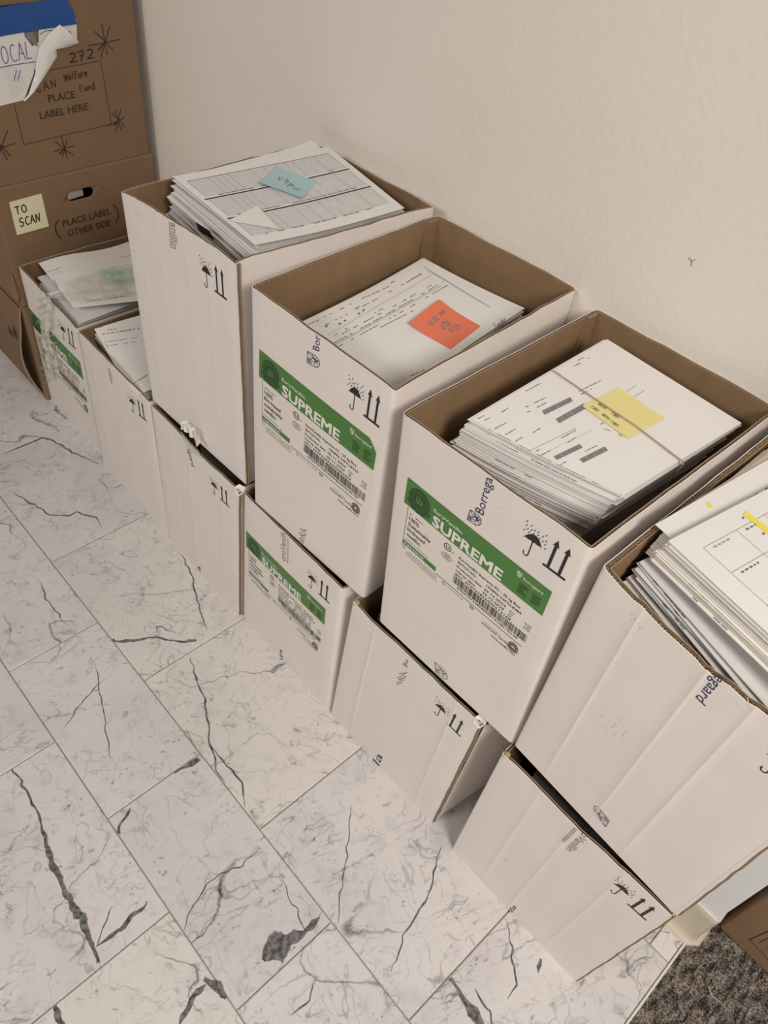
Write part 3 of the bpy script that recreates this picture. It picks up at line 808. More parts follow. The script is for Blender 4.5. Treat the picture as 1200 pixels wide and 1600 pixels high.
def vein(pts, width, jit=.35, seed=0, wprof=None):
    """dark mineral vein in the marble: points on the floor (px, py) and a width in metres"""
    rnd = random.Random(seed); P = [hit(x, y, 2, 0) for x, y in pts]; Q = []
    for i in range(len(P) - 1):
        n = max(1, int((P[i + 1] - P[i]).length / .006))
        for k in range(n): Q.append(P[i].lerp(P[i + 1], k / n))
    Q.append(P[-1]); N = len(Q)
    na = vnoise(seed + 7); nb = vnoise(seed + 57)
    Q = [q + Vector((na(i * .45), nb(i * .45), 0)) * .0032 for i, q in enumerate(Q)]
    mid = Q[N // 2]; par = None
    for t in tiles:
        if t[0] <= mid.x <= t[2] and t[1] <= mid.y <= t[3]: par = t
    if not par: return
    for q in Q:
        q.x = min(max(q.x, par[0] + .003), par[2] - .003); q.y = min(max(q.y, par[1] + .003), par[3] - .003)
    L = []; C = []; R = []
    nf = vnoise(seed + 90); nf2 = vnoise(seed + 190)
    for i, q in enumerate(Q):
        d = (Q[min(i + 1, N - 1)] - Q[max(i - 1, 0)]); d.z = 0
        if d.length < 1e-6: d = Vector((1, 0, 0))
        d.normalize(); n = Vector((-d.y, d.x, 0)); u = i / (N - 1)
        w = width * .95 * (1 + jit * nf(i * .6))
        if wprof:
            for k in range(len(wprof) - 1):
                if wprof[k][0] <= u <= wprof[k + 1][0]: w = (wprof[k][1] + (wprof[k + 1][1] - wprof[k][1]) * (u - wprof[k][0]) / (wprof[k + 1][0] - wprof[k][0])) * (1 + .35 * nf(i * .5)) * 1.0
        else: w *= min(1, 4 * u + .25, 4 * (1 - u) + .25)
        z = Vector((0, 0, par[5] + .00015)); wa = w * (1 + .35 * nf2(i * .9)); wb_ = w * (1 - .35 * nf2(i * .9 + 9))
        L.append((q + n * wa + z, q + n * wa * .6 + z)); C.append(q + z); R.append((q - n * wb_ + z, q - n * wb_ * .6 + z))
    mb = MB(); mb.grid([[r[0] for r in R], [r[1] for r in R], C, [l[1] for l in L], [l[0] for l in L]], 'vein', False)
    o = mb.build('vein', par[4])
    at = o.data.attributes.new('fade', 'FLOAT', 'POINT')
    at.data.foreach_set('value', [0.0] * N + [.75] * N + [1.0] * N + [.75] * N + [0.0] * N)
def vw(pts, w, seed, **k): vein(pts, w, seed=seed, **k)
# long crack and its branches, left of the picture
vw([(15, 1196), (45, 1240), (62, 1285), (80, 1340), (105, 1398), (125, 1430), (140, 1470), (152, 1505)], .0052, 1, wprof=[(0, .0022), (.35, .0026), (.55, .0060), (.8, .0070), (1, .0035)])
vw([(152, 1478), (178, 1462), (205, 1435), (232, 1408)], .0042, 2)
vw([(150, 1480), (166, 1440), (175, 1415)], .0014, 12)
vw([(82, 1568), (92, 1590), (104, 1615)], .006, 3)
vw([(168, 1003), (215, 1000), (245, 995), (290, 1005), (305, 1000)], .0036, 4, wprof=[(0, .003), (.2, .006), (.45, .002), (.8, .004), (1, .004)])
vw([(243, 990), (247, 978), (262, 985), (275, 990)], .0016, 5)
vw([(22, 770), (45, 785), (70, 797), (78, 806), (110, 806), (118, 800), (150, 810), (157, 825)], .0028, 6)
vw([(0, 702), (30, 690), (58, 680), (85, 690), (115, 708), (133, 714), (155, 724)], .0034, 7)
vw([(297, 1025), (306, 1060), (318, 1090), (325, 1125), (330, 1165), (338, 1210), (347, 1228)], .0026, 8)
vw([(330, 1165), (358, 1200), (378, 1225), (384, 1262)], .0024, 9)
vw([(280, 862), (300, 900), (312, 945), (322, 985)], .0024, 10)
vw([(60, 908), (72, 935), (90, 958), (103, 978)], .0018, 11)
vw([(268, 1206), (290, 1197), (310, 1186)], .0052, 13, wprof=[(0, .002), (.5, .003), (.8, .008), (1, .007)])
vw([(178, 1312), (190, 1285), (203, 1265)], .004, 14)
vw([(150, 1040), (157, 1090), (165, 1140), (172, 1185)], .0016, 15)
vw([(100, 1135), (130, 1095), (165, 1060)], .0014, 16)
vw([(404, 1325), (380, 1350), (330, 1375), (300, 1415), (285, 1455)], .0016, 17)
vw([(548, 1258), (542, 1330), (532, 1400), (528, 1445)], .0016, 18)
vw([(690, 1320), (670, 1400), (635, 1450), (610, 1520)], .0020, 19)
vw([(740, 1545), (765, 1580), (775, 1610)], .0024, 20)
vw([(455, 1590), (482, 1565), (495, 1530)], .0018, 21)
vw([(282, 1600), (300, 1560), (322, 1538)], .005, 22)
vw([(440, 1376), (462, 1420), (478, 1455)], .0016, 27)
vw([(500, 1432), (485, 1452), (452, 1470), (425, 1485), (408, 1500)], .012, 23, wprof=[(0, .003), (.15, .008), (.3, .006), (.5, .016), (.75, .022), (.9, .018), (1, .004)])
vw([(320, 1532), (345, 1545), (368, 1550)], .010, 24, wprof=[(0, .006), (.5, .011), (1, .004)])
vw([(705, 1528), (718, 1548), (728, 1570), (745, 1595), (752, 1610)], .0072, 25, wprof=[(0, .004), (.2, .004), (.5, .012), (.75, .009), (1, .004)])
vw([(400, 720), (401, 721)], .001, 26)
vw([(792, 1440), (800, 1490), (805, 1540), (790, 1560)], .0022, 28)
vw([(845, 1500), (840, 1515), (838, 1505)], .006, 29)

# carpet: base plus thousands of cut tufts (nobody could count them) in one object
rnd = random.Random(8); mb = MB()
mb.box((1.958, -2.6, -.007), (3.8, 1.0, -.001), 'carpet')
Vv = []; Ff = []
for k in range(42000):
    x = rnd.uniform(1.9585, 2.62); y = rnd.uniform(-.42, .44)
    if x < 1.958 + .02 and y > .19: continue
    r = rnd.uniform(.0010, .0021); hgt = rnd.uniform(.002, .006) + .0016 * math.sin(x * 900) ; dx = rnd.uniform(-.002, .002); dy = rnd.uniform(-.002, .002); a = rnd.uniform(0, 2)
    n = len(Vv)
    for q in range(3): Vv.append((x + r * math.cos(a + q * 2.094), y + r * math.sin(a + q * 2.094), -.002))
    Vv.append((x + dx, y + dy, hgt)); Ff += [(n, n + 1, n + 3), (n + 1, n + 2, n + 3), (n + 2, n, n + 3)]
mb.mesh(Vv, Ff, 'carpet')
mb.build('carpet', label='dark brown and grey flecked carpet beside the marble floor', category='carpet', kind='stuff')
mb = MB(); pts = [hit(x, y, 2, .008) for x, y in [(1107, 1540), (1112, 1555), (1122, 1563), (1134, 1574)]]
for i in range(3):
    a, b = pts[i], pts[i + 1]; n = (b - a).cross(Vector((0, 0, 1))).normalized() * .0005
    mb.poly([a - n, b - n, b + n, a + n], 'trim'); mb.poly([a + Vector((0, 0, -.0008)), b + Vector((0, 0, -.0008)), b, a], 'trim')
mb.build('thread', label='short pale thread lying on the dark carpet', category='thread')

# ------------------------------------------------------------------ brown archive boxes at the left
BX = -.05
def archive(name, label, z0, h, yb=.402, seed=3, y0=0.0, **k):
    b = Carton(name, label, 'box', BX - .31, y0, z0, 0, .31, yb - y0, h, r=.003, th=.004, bulge=0, rbulge=.001, outer='brown', inner='brown', tab=False, flute=False,
               rough=.0004, seed=seed, group=None, **k)
    return b
b1 = archive('archive_box', 'brown archive box printed PLACE LABEL HERE with handwritten 272 and a torn note', .612, .345, .400)
b2 = archive('archive_box', 'brown archive box with a hand hole, bearing the TO SCAN note', .304, .306, .408, seed=4)
b3 = archive('archive_box', 'brown cardboard archive box on the floor with a bulging front, bottom of the brown stack', .0, .302, .408, seed=5)
def lid(b, mat, top):
    mb = MB(); w, d, h = b.w, b.d, b.h
    mb.box((BX - .309, .002 + b.C[(0, 0, 0)].y, b.C[(0, 0, 1)].z - .0035), (BX - .001, b.C[(0, 1, 0)].y - .002, b.C[(0, 0, 1)].z + top), 'brown')
    mb.build('lid_flap', b.t)
lid(b1, 'brown', .0); lid(b2, 'brown', .0006); lid(b3, 'brown', .0006)
b0 = archive('archive_box', 'brown cardboard archive box cut off by the top edge of the picture', .9605, .30, .395, seed=6)
lid(b0, 'brown', .0)
# hand hole in the second box
def hand_hole(b, px):
    S = b.right; P = [S.at(*q) for q in px]; cx = sum(p.x for p in P) / len(P); cy = sum(p.y for p in P) / len(P)
    hw, hh = .034, .0125
    out = [(cx + sx * (hw - hh) + hh * math.cos(a), cy + hh * math.sin(a)) for sx, a0 in ((1, -math.pi / 2), (-1, math.pi / 2)) for a in [a0 + math.pi * i / 8 for i in range(9)]]
    cm = MB(); n = len(out); lo = [S.P(a, c, -.03) for a, c in out]; hi = [S.P(a, c, .03) for a, c in out]
    cm.mesh(lo + hi, [tuple(range(n - 1, -1, -1)), tuple(range(n, 2 * n))] + [(i, (i + 1) % n, n + (i + 1) % n, n + i) for i in range(n)], 'brown')
    side = b.panels['side_panel']; cut = cm.build('cutter')
    solid = side
    md = solid.modifiers.new('b', 'BOOLEAN'); md.operation = 'DIFFERENCE'; md.object = cut; md.solver = 'EXACT'
    bpy.context.view_layer.update()
    dg = bpy.context.evaluated_depsgraph_get(); me = bpy.data.meshes.new_from_object(solid.evaluated_get(dg))
    solid.modifiers.clear()
    if len(me.polygons) > 100: solid.data = me
    bpy.data.objects.remove(cut)
    mb = MB()                                   # the flap pushed in and the grey paper behind it
    rows = [[S.P(cx + (u - .5) * .060, cy + hh * .95 - v * .006, -.0045 - .016 * math.sin(v * 1.5)) for u in [i / 8 for i in range(9)]] for v in [j / 4 for j in range(5)]]
    mb.grid(rows, 'brown', True); rows2 = [[p + Vector((0, 0, .0012)) for p in r] for r in rows]; mb.grid(rows2, 'brown', True, flip=True)
    mb.build('hand_hole_flap', b.t)
    mb = MB(); mb.mesh([S.P(cx - .05, cy - .02, -.022), S.P(cx + .02, cy - .02, -.030), S.P(cx + .02, cy + .03, -.030), S.P(cx - .05, cy + .01, -.018)], [(0, 1, 2, 3)], 'paper_grey')
    mb.build('folded_paper', b.t)
hand_hole(b2, [(100, 319), (104, 295), (151, 292), (148, 308)])

# print and handwriting on the top brown box
S1 = b1.right
def local(S): return Frame(S, (0, 0), (1, 0), (0, 1))
def pl(S, pts): return [tuple(S.at(*q)) for q in pts]
mb = MB(); F1 = local(S1)
d_stroke(mb, F1, pl(S1, [(22, 163), (37, 226), (174, 194), (157, 95), (70, 111)]), .0014, 'mark', .0004)
mb.build('printed_frame', b1.t)
mb = MB(); d_text(mb, pxframe(S1, (76, 160), (117.5, 153), (74, 148)), 'PLACE', 0, 0, 1, 1, 'mark', .0004, bold=.010)
d_text(mb, pxframe(S1, (63, 186.5), (138, 171.5), (61, 174.5)), 'LABEL HERE', 0, 0, 1, 1, 'mark', .0004, bold=.006); mb.build('printed_text', b1.t)
mb = MB(); fr = pxframe(S1, (110, 98), (150, 89), (107, 84)); d_hand(mb, fr, '272', 0, 0, 1, .0029, 'mark', .0005, sx=.36, adv=.95)
fr = pxframe(S1, (44, 148), (84, 137), (41, 136)); d_hand(mb, fr, 'SCAN', 0, 0, 1, .0022, 'mark', .0005, sx=.27, adv=1.15)
fr = pxframe(S1, (101, 127), (138, 118), (99, 116)); d_hand(mb, fr, 'Welfare', 0, 0, 1, .0020, 'mark', .0005, sx=.20, adv=.95)
fr = pxframe(S1, (125, 144), (147, 139), (123, 133.5)); d_hand(mb, fr, 'Fund', 0, 0, 1, .0019, 'mark', .0005, sx=.36, adv=.95)
mb.build('handwriting', b1.t)
for (px, py), r, sdd in [((164, 66), .036, 1), ((185, 188), .026, 2), ((101, 232), .028, 3), ((2, 230), .036, 4)]:
    mb = MB(); c = S1.at(px, py); star(mb, F1, c.x, c.y, r, .0021, 'mark', .0005, sdd); mb.build('star_mark', b1.t)
# second box
S2 = b2.right; F2 = local(S2)
mb = MB(); d_text(mb, pxframe(S2, (99, 354.5), (173.5, 334.5), (96.5, 344)), 'PLACE LABEL', 0, 0, 1, 1, 'mark', .0004, bold=.006)
d_text(mb, pxframe(S2, (106.5, 370), (173, 352.5), (104.5, 359.5)), 'OTHER SIDE', 0, 0, 1, 1, 'mark', .0004, bold=.006)
d_stroke(mb, F2, pl(S2, [(91, 344), (87, 350), (86.5, 358), (89, 366), (95, 372.5)]), .0032, 'mark', .0004)
d_stroke(mb, F2, pl(S2, [(177, 320), (182, 325), (185, 333), (184.5, 341), (181, 347.5)]), .0032, 'mark', .0004)
mb.build('printed_text', b2.t)
def wr(w, F): 
    d_hand(w, F, 'TO', .12, .60, .22, .034, 'ink', .0004, sx=.9); d_hand(w, F, 'SCAN', .14, .22, .24, .034, 'ink', .0004, sx=.75, tilt=.15)
sticky('pale yellow sticky note reading TO SCAN on the brown box', S2, [(26, 367), (76, 353), (64.5, 302), (14, 316)], 'pale_note', wr, curl=.0015)
# bottom box: bulged front board and black print
mb = MB(); rows = []
for j in range(9):
    z = .012 + .285 * j / 8
    rows.append([(BX - .30 + .285 * i / 10, -.004 - .020 * math.sin(math.pi * j / 8) * (i / 10) ** 1.2 - (.010 if i == 10 else 0) * math.sin(math.pi * min(1, j / 6)), z) for i in range(11)])
mb.grid(rows, 'brown', True); mb.grid([[(p[0], p[1] + .004, p[2]) for p in r] for r in rows], 'brown', True, flip=True)
mb.grid([[(r[-1][0], r[-1][1], r[-1][2]), (r[-1][0], r[-1][1] + .004, r[-1][2])] for r in rows], 'flute', False)
mb.build('bulging_flap', b3.t)
mb = MB(); Sf = planar((BX - .30, -.028, 0), (1, 0, 0), (0, 0, 1)); Ff_ = local(Sf)
for (x, z) in ((.225, .20), (.228, .215)): d_poly(mb, Ff_, [(x, z), (x + .03, z - .012), (x + .032, z + .002), (x + .012, z + .014)], 'mark', 0)
mb.build('printed_mark', b3.t)
# torn corner hanging from the second box
mb = MB(); tp_ = [(BX - .002, -.002, .40), (BX - .06, -.004, .36), (BX - .035, -.008, .325), (BX - .006, -.010, .318), (BX + .004, -.004, .335)]
mb.poly(tp_, 'brown'); mb.poly([(x, y + .003, z) for x, y, z in tp_][::-1], 'brown'); mb.build('torn_corner', b2.t)

# white note taped on the top box, torn and folded over, under blue tape
def flat(S, pts, mat, off, th=.0004, mb=None):
    mb = mb or MB(); q = [S.at(*p) for p in pts]
    a = sum(q[i].x * q[(i + 1) % len(q)].y - q[(i + 1) % len(q)].x * q[i].y for i in range(len(q)))
    if a < 0: q = q[::-1]
    mb.poly([S.P(p.x, p.y, off) for p in q], mat); mb.poly([S.P(p.x, p.y, off - th) for p in q][::-1], mat)
    for i in range(len(q)):
        a_, b_ = q[i], q[(i + 1) % len(q)]
        mb.poly([S.P(a_.x, a_.y, off - th), S.P(b_.x, b_.y, off - th), S.P(b_.x, b_.y, off), S.P(a_.x, a_.y, off)], mat)
    return mb
c = S1.P(*S1.at(40, 100))
nt = thing('taped_note', tuple(c), 'torn white lined note with blue handwriting taped to the top brown box', 'note')
mb = flat(S1, [(-28, 50), (36, 42), (38, 56), (50, 72), (60, 66), (60, 45), (119, 30), (120, 67), (100, 71), (86, 74), (62, 80), (56, 104), (37, 156), (-28, 172)], 'paper', .0016)
mb.build('sheet', nt)
mb = MB()
fl_px = [[(91, 37), (104, 48), (118, 62), (120, 66)], [(74, 52), (86, 60), (95, 68), (104, 72)], [(60, 72), (70, 75), (80, 75), (86, 73)], [(55, 94), (68, 92), (80, 90), (87, 87)], [(54, 113), (62, 112), (70, 110), (76, 106)], [(44, 146), (48, 143), (52, 141), (55, 138)], [(36, 157), (37, 157), (38, 156), (40, 155)]]
cur = [.004, .011, .013, .005]
rows = [[S1.P(*S1.at(*q), .002 + cur[i] * (1 - .12 * j)) for i, q in enumerate(r)] for j, r in enumerate(fl_px)]
mb.grid(rows, 'paper', True, flip=True); mb.grid([[p + Vector((-.0006, 0, 0)) for p in r] for r in rows], 'paper_grey', True)
mb.build('folded_corner', nt)
mb = MB(); 
for k in range(0):
    a = [(64 + k * 5, 78 + k * 1.5 - 8 * (k > 2)), (58 + k * 4.5, 104 - k * 3)]
for k in range(6): d_stroke(mb, F1, pl(S1, [(97 + k * 4, 47 + k * 2.8), (84 + k * 5, 62 + k * 1.4)]), .0004, 'ink3', .013)
for k in range(7): d_stroke(mb, F1, pl(S1, [(4 + k * 4.2, 104 - k * .4), (20 + k * 3.1, 155 - k * 3)]), .0004, 'ink3', .0021)
mb.build('ruled_lines', nt)
mb = MB(); fr = pxframe(S1, (-9, 103), (50, 90), (-15, 76)); d_hand(mb, fr, 'LOCAL', 0, 0, 1, .0016, 'penblue', .0022, sx=.235, adv=.92)
d_stroke(mb, F1, pl(S1, [(-10, 107), (20, 101), (54, 96)]), .0015, 'penblue', .0022)
for x in (23, 29): d_stroke(mb, F1, pl(S1, [(x + 2, 110), (x - 2, 126)]), .0015, 'penblue', .0022)
d_stroke(mb, F1, pl(S1, [(53, 108), (53, 117)]), .0015, 'penblue', .0022)
d_stroke(mb, F1, pl(S1, [(62, 53), (70, 48), (82, 47), (92, 50), (100, 58)]), .0013, 'penblue', .0022)
d_stroke(mb, F1, pl(S1, [(104, 50), (109, 49), (111, 56), (108, 60), (104, 57), (104, 50)]), .0013, 'penblue', .0022)
mb.build('handwriting', nt)
mb = flat(S1, [(37, 51), (50, 49), (55, 58), (59, 73), (50, 68), (42, 60)], 'faded', .0019); mb.build('hole_patch', nt)  # dark grey patch standing in for the small hole torn in the note
c = S1.P(*S1.at(50, 35))
tp = thing('blue_tape', tuple(c), 'wide blue masking tape across the top of the torn note', 'tape')
mb = flat(S1, [(-28, 14), (0, 10), (55, 2), (101, -4), (113, 14), (116, 26), (-28, 50)], 'tape_blue', .0026); mb.build('tape_strip', tp)
mb = flat(S1, [(-28, 44), (60, 33), (116, 24), (119, 37), (40, 49), (-28, 61)], 'tape_blue', .0034); mb.build('tape_strip', tp)

# brown box on the carpet, lower right
b9 = Carton('moving_box', 'brown cardboard box with blue print standing on the carpet', 'box', 1.984, .272, 0.0068, -.01, .36, .15, .30, r=.003, th=.004, bulge=0, outer='brown', inner='brown', tab=False, flute=False, rough=.0004)
mb = MB(); Fb = local(b9.front)
d_stroke(mb, Fb, pl(b9.front, [(1235, 1440), (1171, 1468), (1215, 1515)]), .0016, 'navy', .0004); d_stroke(mb, Fb, [tuple(b9.front.at(1186, 1473)), tuple(b9.front.at(1200, 1466))], .0012, 'navy', .0004)
d_text(mb, pxframe(b9.front, (1197, 1481), (1216, 1500), (1205, 1473)), 'OU', 0, 0, 1, 1, 'navy', .0004); mb.build('printed_frame', b9.t)

# ------------------------------------------------------------------ white cartons, lower tier
W_, D_, HL, ZU, HU = .29756, .41095, .42, .4304, .4454
def lower(label, x0, y0, ang, px, **k):
    P = {(0, 0, 1): px[0], (1, 0, 1): px[1], (0, 0, 0): px[2]}
    if px[3]: P[(1, 0, 0)] = px[3]
    return Carton('white_carton', label, 'box', x0, y0, 0.0, ang, W_, D_, HL, px=P, **k)
l1 = lower('white carton with shredded plastic over its green SUPREME label, farthest of the lower row', -.0456, .0099, -.0119, [(27, 411), (119, 513), (79, 622), (160, 722)], seed=11)
l2 = lower('white carton holding one big smooth page, between the plastic-draped carton and the taped-rim one', .2739, -.0029, -.0021, [(121, 516), (233, 628), (160, 722), (265, 842)], seed=12, creases=(.05,), r=.006)
l3 = lower('lower white carton with clear tape and white scraps on its rim', .5890, -.0065, -.004, [(236, 632), (372, 766), (265, 845), (373, 965)], seed=13, creases=(.07, .13, .24), seam=True, r=.003,
           rim={'front_panel': [(0, 0), (.45, -.004), (.6, -.008), (.8, -.002), (1, 0)]})
l4 = lower('lower white carton with a green SUPREME label, under the carton with the orange note', .8880, -.0026, .001, [(378, 768), (538, 917), (378, 970), (514, 1106)], seed=14, r=.012)
l5 = lower('lower white carton with torn right side, under the carton with the rubber-banded stack', 1.2085, -.0031, .0080, [(551, 939), (750, 1130), (516, 1120), (673, 1287)], seed=15, crease=.0009, creases=(.06, .25), seam=True, r=.003,
           rim={'front_panel': [(0, 0), (.15, -.006), (.3, -.003), (1, 0)]})
l6 = lower('lower white carton nearest the carpet, vertical creases on its front', 1.5656, -.0061, .0115, [(785, 1176), (1051, 1432), (706, 1326), (901, 1531)], seed=16, crease=.0009, creases=(.075, .14, .225), seam=True, r=.003,
           rim={'front_panel': [(0, 0), (.3, -.003), (.5, -.008), (.62, -.004), (1, 0)]})
# upper tier
def upper(label, x0, y0, ang, px, **k):
    return Carton('white_carton', label, 'box', x0, y0, ZU, ang, W_, D_, HU, px=px, **k)
u1 = upper('plain white carton at the far end of the upper row, overfilled with papers', .5879, .0011, .0252, {(0, 0, 1): (188, 298), (1, 0, 1): (368, 408), (1, 1, 1): (679, 322), (0, 1, 1): (489, 222), (0, 0, 0): (238, 624), (1, 0, 0): (384, 757)},
           seed=21, crease=.0002, creases=(.045, .10, .175, .23), seam=True, r=.003, rbulge=.006, tab=False, rim={'front_panel': [(0, 0), (.2, .004), (.5, .002), (.85, .001), (1, -.004)]})
u2 = upper('upper white carton with a green SUPREME label, half full, orange note inside', .9294, -.0002, .0377, {(0, 0, 1): (390, 446), (1, 0, 1): (618, 611), (1, 1, 1): (903, 451), (0, 1, 1): (683, 335), (0, 0, 0): (396, 786), (1, 0, 0): (568, 936)},
           seed=22, r=.008)
u3 = upper('upper white carton with a bright green SUPREME label holding the rubber-banded stack', 1.2618, -.0007, .0139, {(0, 0, 1): (627, 644), (1, 0, 1): (926, 858), (1, 1, 1): (1240, 622), (0, 1, 1): (933, 481), (0, 0, 0): (591, 968), (1, 0, 0): (800, 1163)},
           seed=23, r=.007)
u4 = upper('nearest upper white carton, rim showing torn corrugation, papers with yellow highlighter inside', 1.5712, .0002, -.0151, {(0, 0, 1): (941, 884), (0, 0, 0): (803, 1163), (1, 0, 0): (1056, 1431)},
           seed=24, crease=.0010, creases=(.06, .145, .20), r=.005, th=.008, rough=.002, seam=True, tab=False,
           rim={'front_panel': [(0, .0), (.1, -.009), (.3, -.022), (.5, -.029), (.75, -.024), (1, -.010)], 'side_panel.L': [(0, 0), (.9, 0), (1, -.002)]})

care_symbols(u1, (336, 455.5), (354.8, 470), (337, 413.8))
care_symbols(u2, (568, 649.5), (592.8, 669), (580, 608.3))
care_symbols(u3, (847.5, 882), (882.5, 908), (873.3, 844.7))
care_symbols(l1, (107.5, 536), (118.7, 546.5), (106.2, 511))
care_symbols(l2, (217, 648.7), (229.8, 659), (215.5, 623.7))
care_symbols(l3, (344.5, 780), (358.9, 793.5), (346, 758.5))
care_symbols(l4, (497.6, 927.6), (514.6, 943.5), (503.6, 906.2))
care_symbols(l5, (698, 1130.5), (719.5, 1151.5), (712.3, 1115.5))
care_symbols(l6, (980, 1412.5), (1009, 1438.5), (1008.5, 1404.5))
# the same print on the nearest carton, at the place it has on its neighbour
q = [u3.front.at(847.5, 882), u3.front.at(882.5, 908), u3.front.at(873.3, 844.7)]
q = [proj(u4.front.P(a.x + .020, a.y - .02)) for a in q]; care_symbols(u4, *q)

big_label(u2, (405.6, 545.3), (590.6, 694), '100896-24FCL8323', '05.11.2024', '05.11.2029', '370722856000484459', ['100%', 'Bio-based', 'sustainable', 'vanillin.'], 1, peel=True)
big_label(u3, (637.8, 745), (863, 925), '100896-24FCL8489', '29.12.2024', '29.12.2029', '370722856000513168', ['100%', 'Sustainable', 'biobased', 'vanillin.'], 2)
big_label(l4, (384.7, 829), (509, 952), '100896-24FCL8323', '05.11.2024', '05.11.2029', '370722856000484459', ['100%', 'Bio-based', 'sustainable', 'vanillin.'], 3)
big_label(l1, (44.5, 480), (125, 565.5), '100896-24FCL8323', '05.11.2024', '05.11.2029', '370722856000484459', ['100%', 'Bio-based', 'sustainable', 'vanillin.'], 4)

wordmark(u3, 'Borrega', (755.5, 806), (770.5, 749), (741.5, 797.5), sh=((749, 826), (755, 808), (730, 813)))
wordmark(u2, 'Bor', (498.7, 549.5), (501, 526), (488, 545), sh=((499.5, 579), (500.5, 558), (480, 568)))
wordmark(u4, 'egaard', (1120, 1052), (1087, 1089), (1137, 1068))
def bare_shield(box, o, e, t, mat='navy'):
    mb = MB(); shield(mb, pxframe(box.front, o, e, t), mat, .0004, .0009); mb.build('printed_shield', box.t)
bare_shield(u4, (932, 1254), (925, 1266), (953, 1281)); bare_shield(u3, (700, 1067), (699, 1048), (681, 1052))
wordmark(u1, 'anillin', (267.5, 347), (269.3, 387), (277, 351), mat='faded')
wordmark(l4, 'uroVanilli', (446, 878), (447, 835), (437.5, 872), mat='faded')
wordmark(l6, 'oVanillin', (911, 1300), (884, 1325), (922, 1310), mat='faded')
wordmark(l3, 'egaard', (293, 700), (299, 727), (299, 703), mat='navy')
wordmark(l2, 'nillin', (168.5, 575), (172.5, 597), (174, 578), mat='faded')
wordmark(l5, 'rd', (634, 1030), (630, 1038), (641, 1035), mat='navy')
wordmark(l5, 'Van', (640, 1046), (629, 1067), (625, 1048), mat='faded', shear=.2)
wordmark(u2, 'Vanil', (481, 824), (474, 850), (470, 818), mat='faded', shear=.3)
wordmark(l4, 'lla', (437, 1029), (438, 1014), (442, 1031), mat='navy'); wordmark(l3, 'lla', (314, 903), (313, 886), (308, 897), mat='navy')
wordmark(l5, 'lla', (590, 1204), (598, 1182), (580, 1193), mat='navy'); wordmark(l6, 'lla', (798, 1429), (807, 1418), (794, 1421), mat='navy')
def rule(box, lines, mat='faded', w=.0008):
    mb = MB(); F = local(box.front)
    for ln in lines: d_stroke(mb, F, pl(box.front, ln), w, mat, .0004)
    mb.build('printed_rule', box.t)
rule(u1, [[(264.5, 346), (266.5, 386)], [(266.3, 348), (268, 387)]]); rule(l4, [[(449, 838), (448.5, 879)], [(450.5, 841), (450, 880)]])
rule(l6, [[(902, 1296), (881, 1316)], [(900, 1294.5), (879.5, 1314.5)], [(898, 1293), (878, 1313)]])
tape_glints(u3, [[(712, 755), (745, 790), (790, 800)], [(746, 745), (758, 770), (785, 798)], [(762, 752), (790, 788), (788, 802)], [(770, 760), (776, 780)]])
tape_glints(u2, [[(464, 541), (480, 555), (498, 560), (522, 570)], [(468, 548), (490, 565)]], .0009)
tape_glints(u4, [[(1120, 1062), (1170, 1115)], [(1168, 1090), (1173, 1112)], [(862, 1130), (925, 1225)], [(838, 1120), (880, 1165)]], .0009)
tape_glints(l5, [[(583, 1178), (612, 1210)], [(588, 1170), (596, 1188)]], .001)
def smudge(box, c, n, seed, r=.014):
    rnd = random.Random(seed); mb = MB(); F = local(box.front); a = box.front.at(*c)
    for k in range(n):
        x = a.x + rnd.gauss(0, r); y = a.y + rnd.gauss(0, r * .6); L = rnd.uniform(.001, .005)
        d_stroke(mb, F, [(x, y), (x + rnd.uniform(-.4, .4) * L, y + L)], .0004, 'ink3', .0003)
    mb.build('scuff_marks', box.t)
smudge(u4, (955, 1135), 14, 1); smudge(u4, (995, 975), 7, 2, .006); smudge(l6, (790, 1345), 8, 3); smudge(u1, (215, 335), 8, 4, .008); smudge(u1, (375, 665), 10, 5); smudge(u2, (425, 525), 5, 6); smudge(l2, (200, 765), 5, 7, .006)

# torn right side of the fifth lower carton
mb = MB(); Sx = l5.right
A = Sx.P(.012, .400, .004); B = Sx.P(.012, .01, .003); C_ = Sx.P(.20, .05, .036); D2 = Sx.P(.26, .33, .042); E_ = Sx.P(.14, .40, .024)
mb.poly([B, C_, D2, E_, A], 'white'); o_ = Vector((-.003, .001, 0)); mb.poly([p + o_ for p in (A, E_, D2, C_, B)], 'kraft'); mb.build('torn_side_flap', l5.t)
mb = MB(); rows = [[Sx.P(.20 + .16 * i / 8, .02 + .33 * j / 8, .012 + .030 * math.sin(math.pi * i / 8) * (1 - .4 * j / 8)) for i in range(9)] for j in range(9)]
mb.grid(rows, 'paper_grey', True); mb.grid([[p + Vector((-.0005, 0, 0)) for p in r] for r in rows], 'paper_grey', True, flip=True)
o = mb.build('bent_sheet', l5.t)
# dark sheet seen in the gap of the fifth carton
c = l5.W(.12, .03, .41)
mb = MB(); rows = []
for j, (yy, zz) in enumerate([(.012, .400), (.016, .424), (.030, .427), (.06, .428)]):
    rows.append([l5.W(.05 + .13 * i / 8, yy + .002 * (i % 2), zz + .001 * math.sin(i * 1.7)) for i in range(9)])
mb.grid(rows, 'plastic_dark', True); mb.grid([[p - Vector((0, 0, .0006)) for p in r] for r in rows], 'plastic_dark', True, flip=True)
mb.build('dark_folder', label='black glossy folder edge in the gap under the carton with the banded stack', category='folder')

# ------------------------------------------------------------------ papers
def Q(px, z): return [hit(x, y, 2, zz) for (x, y), zz in zip(px, z if isinstance(z, (list, tuple)) else [z] * 4)]
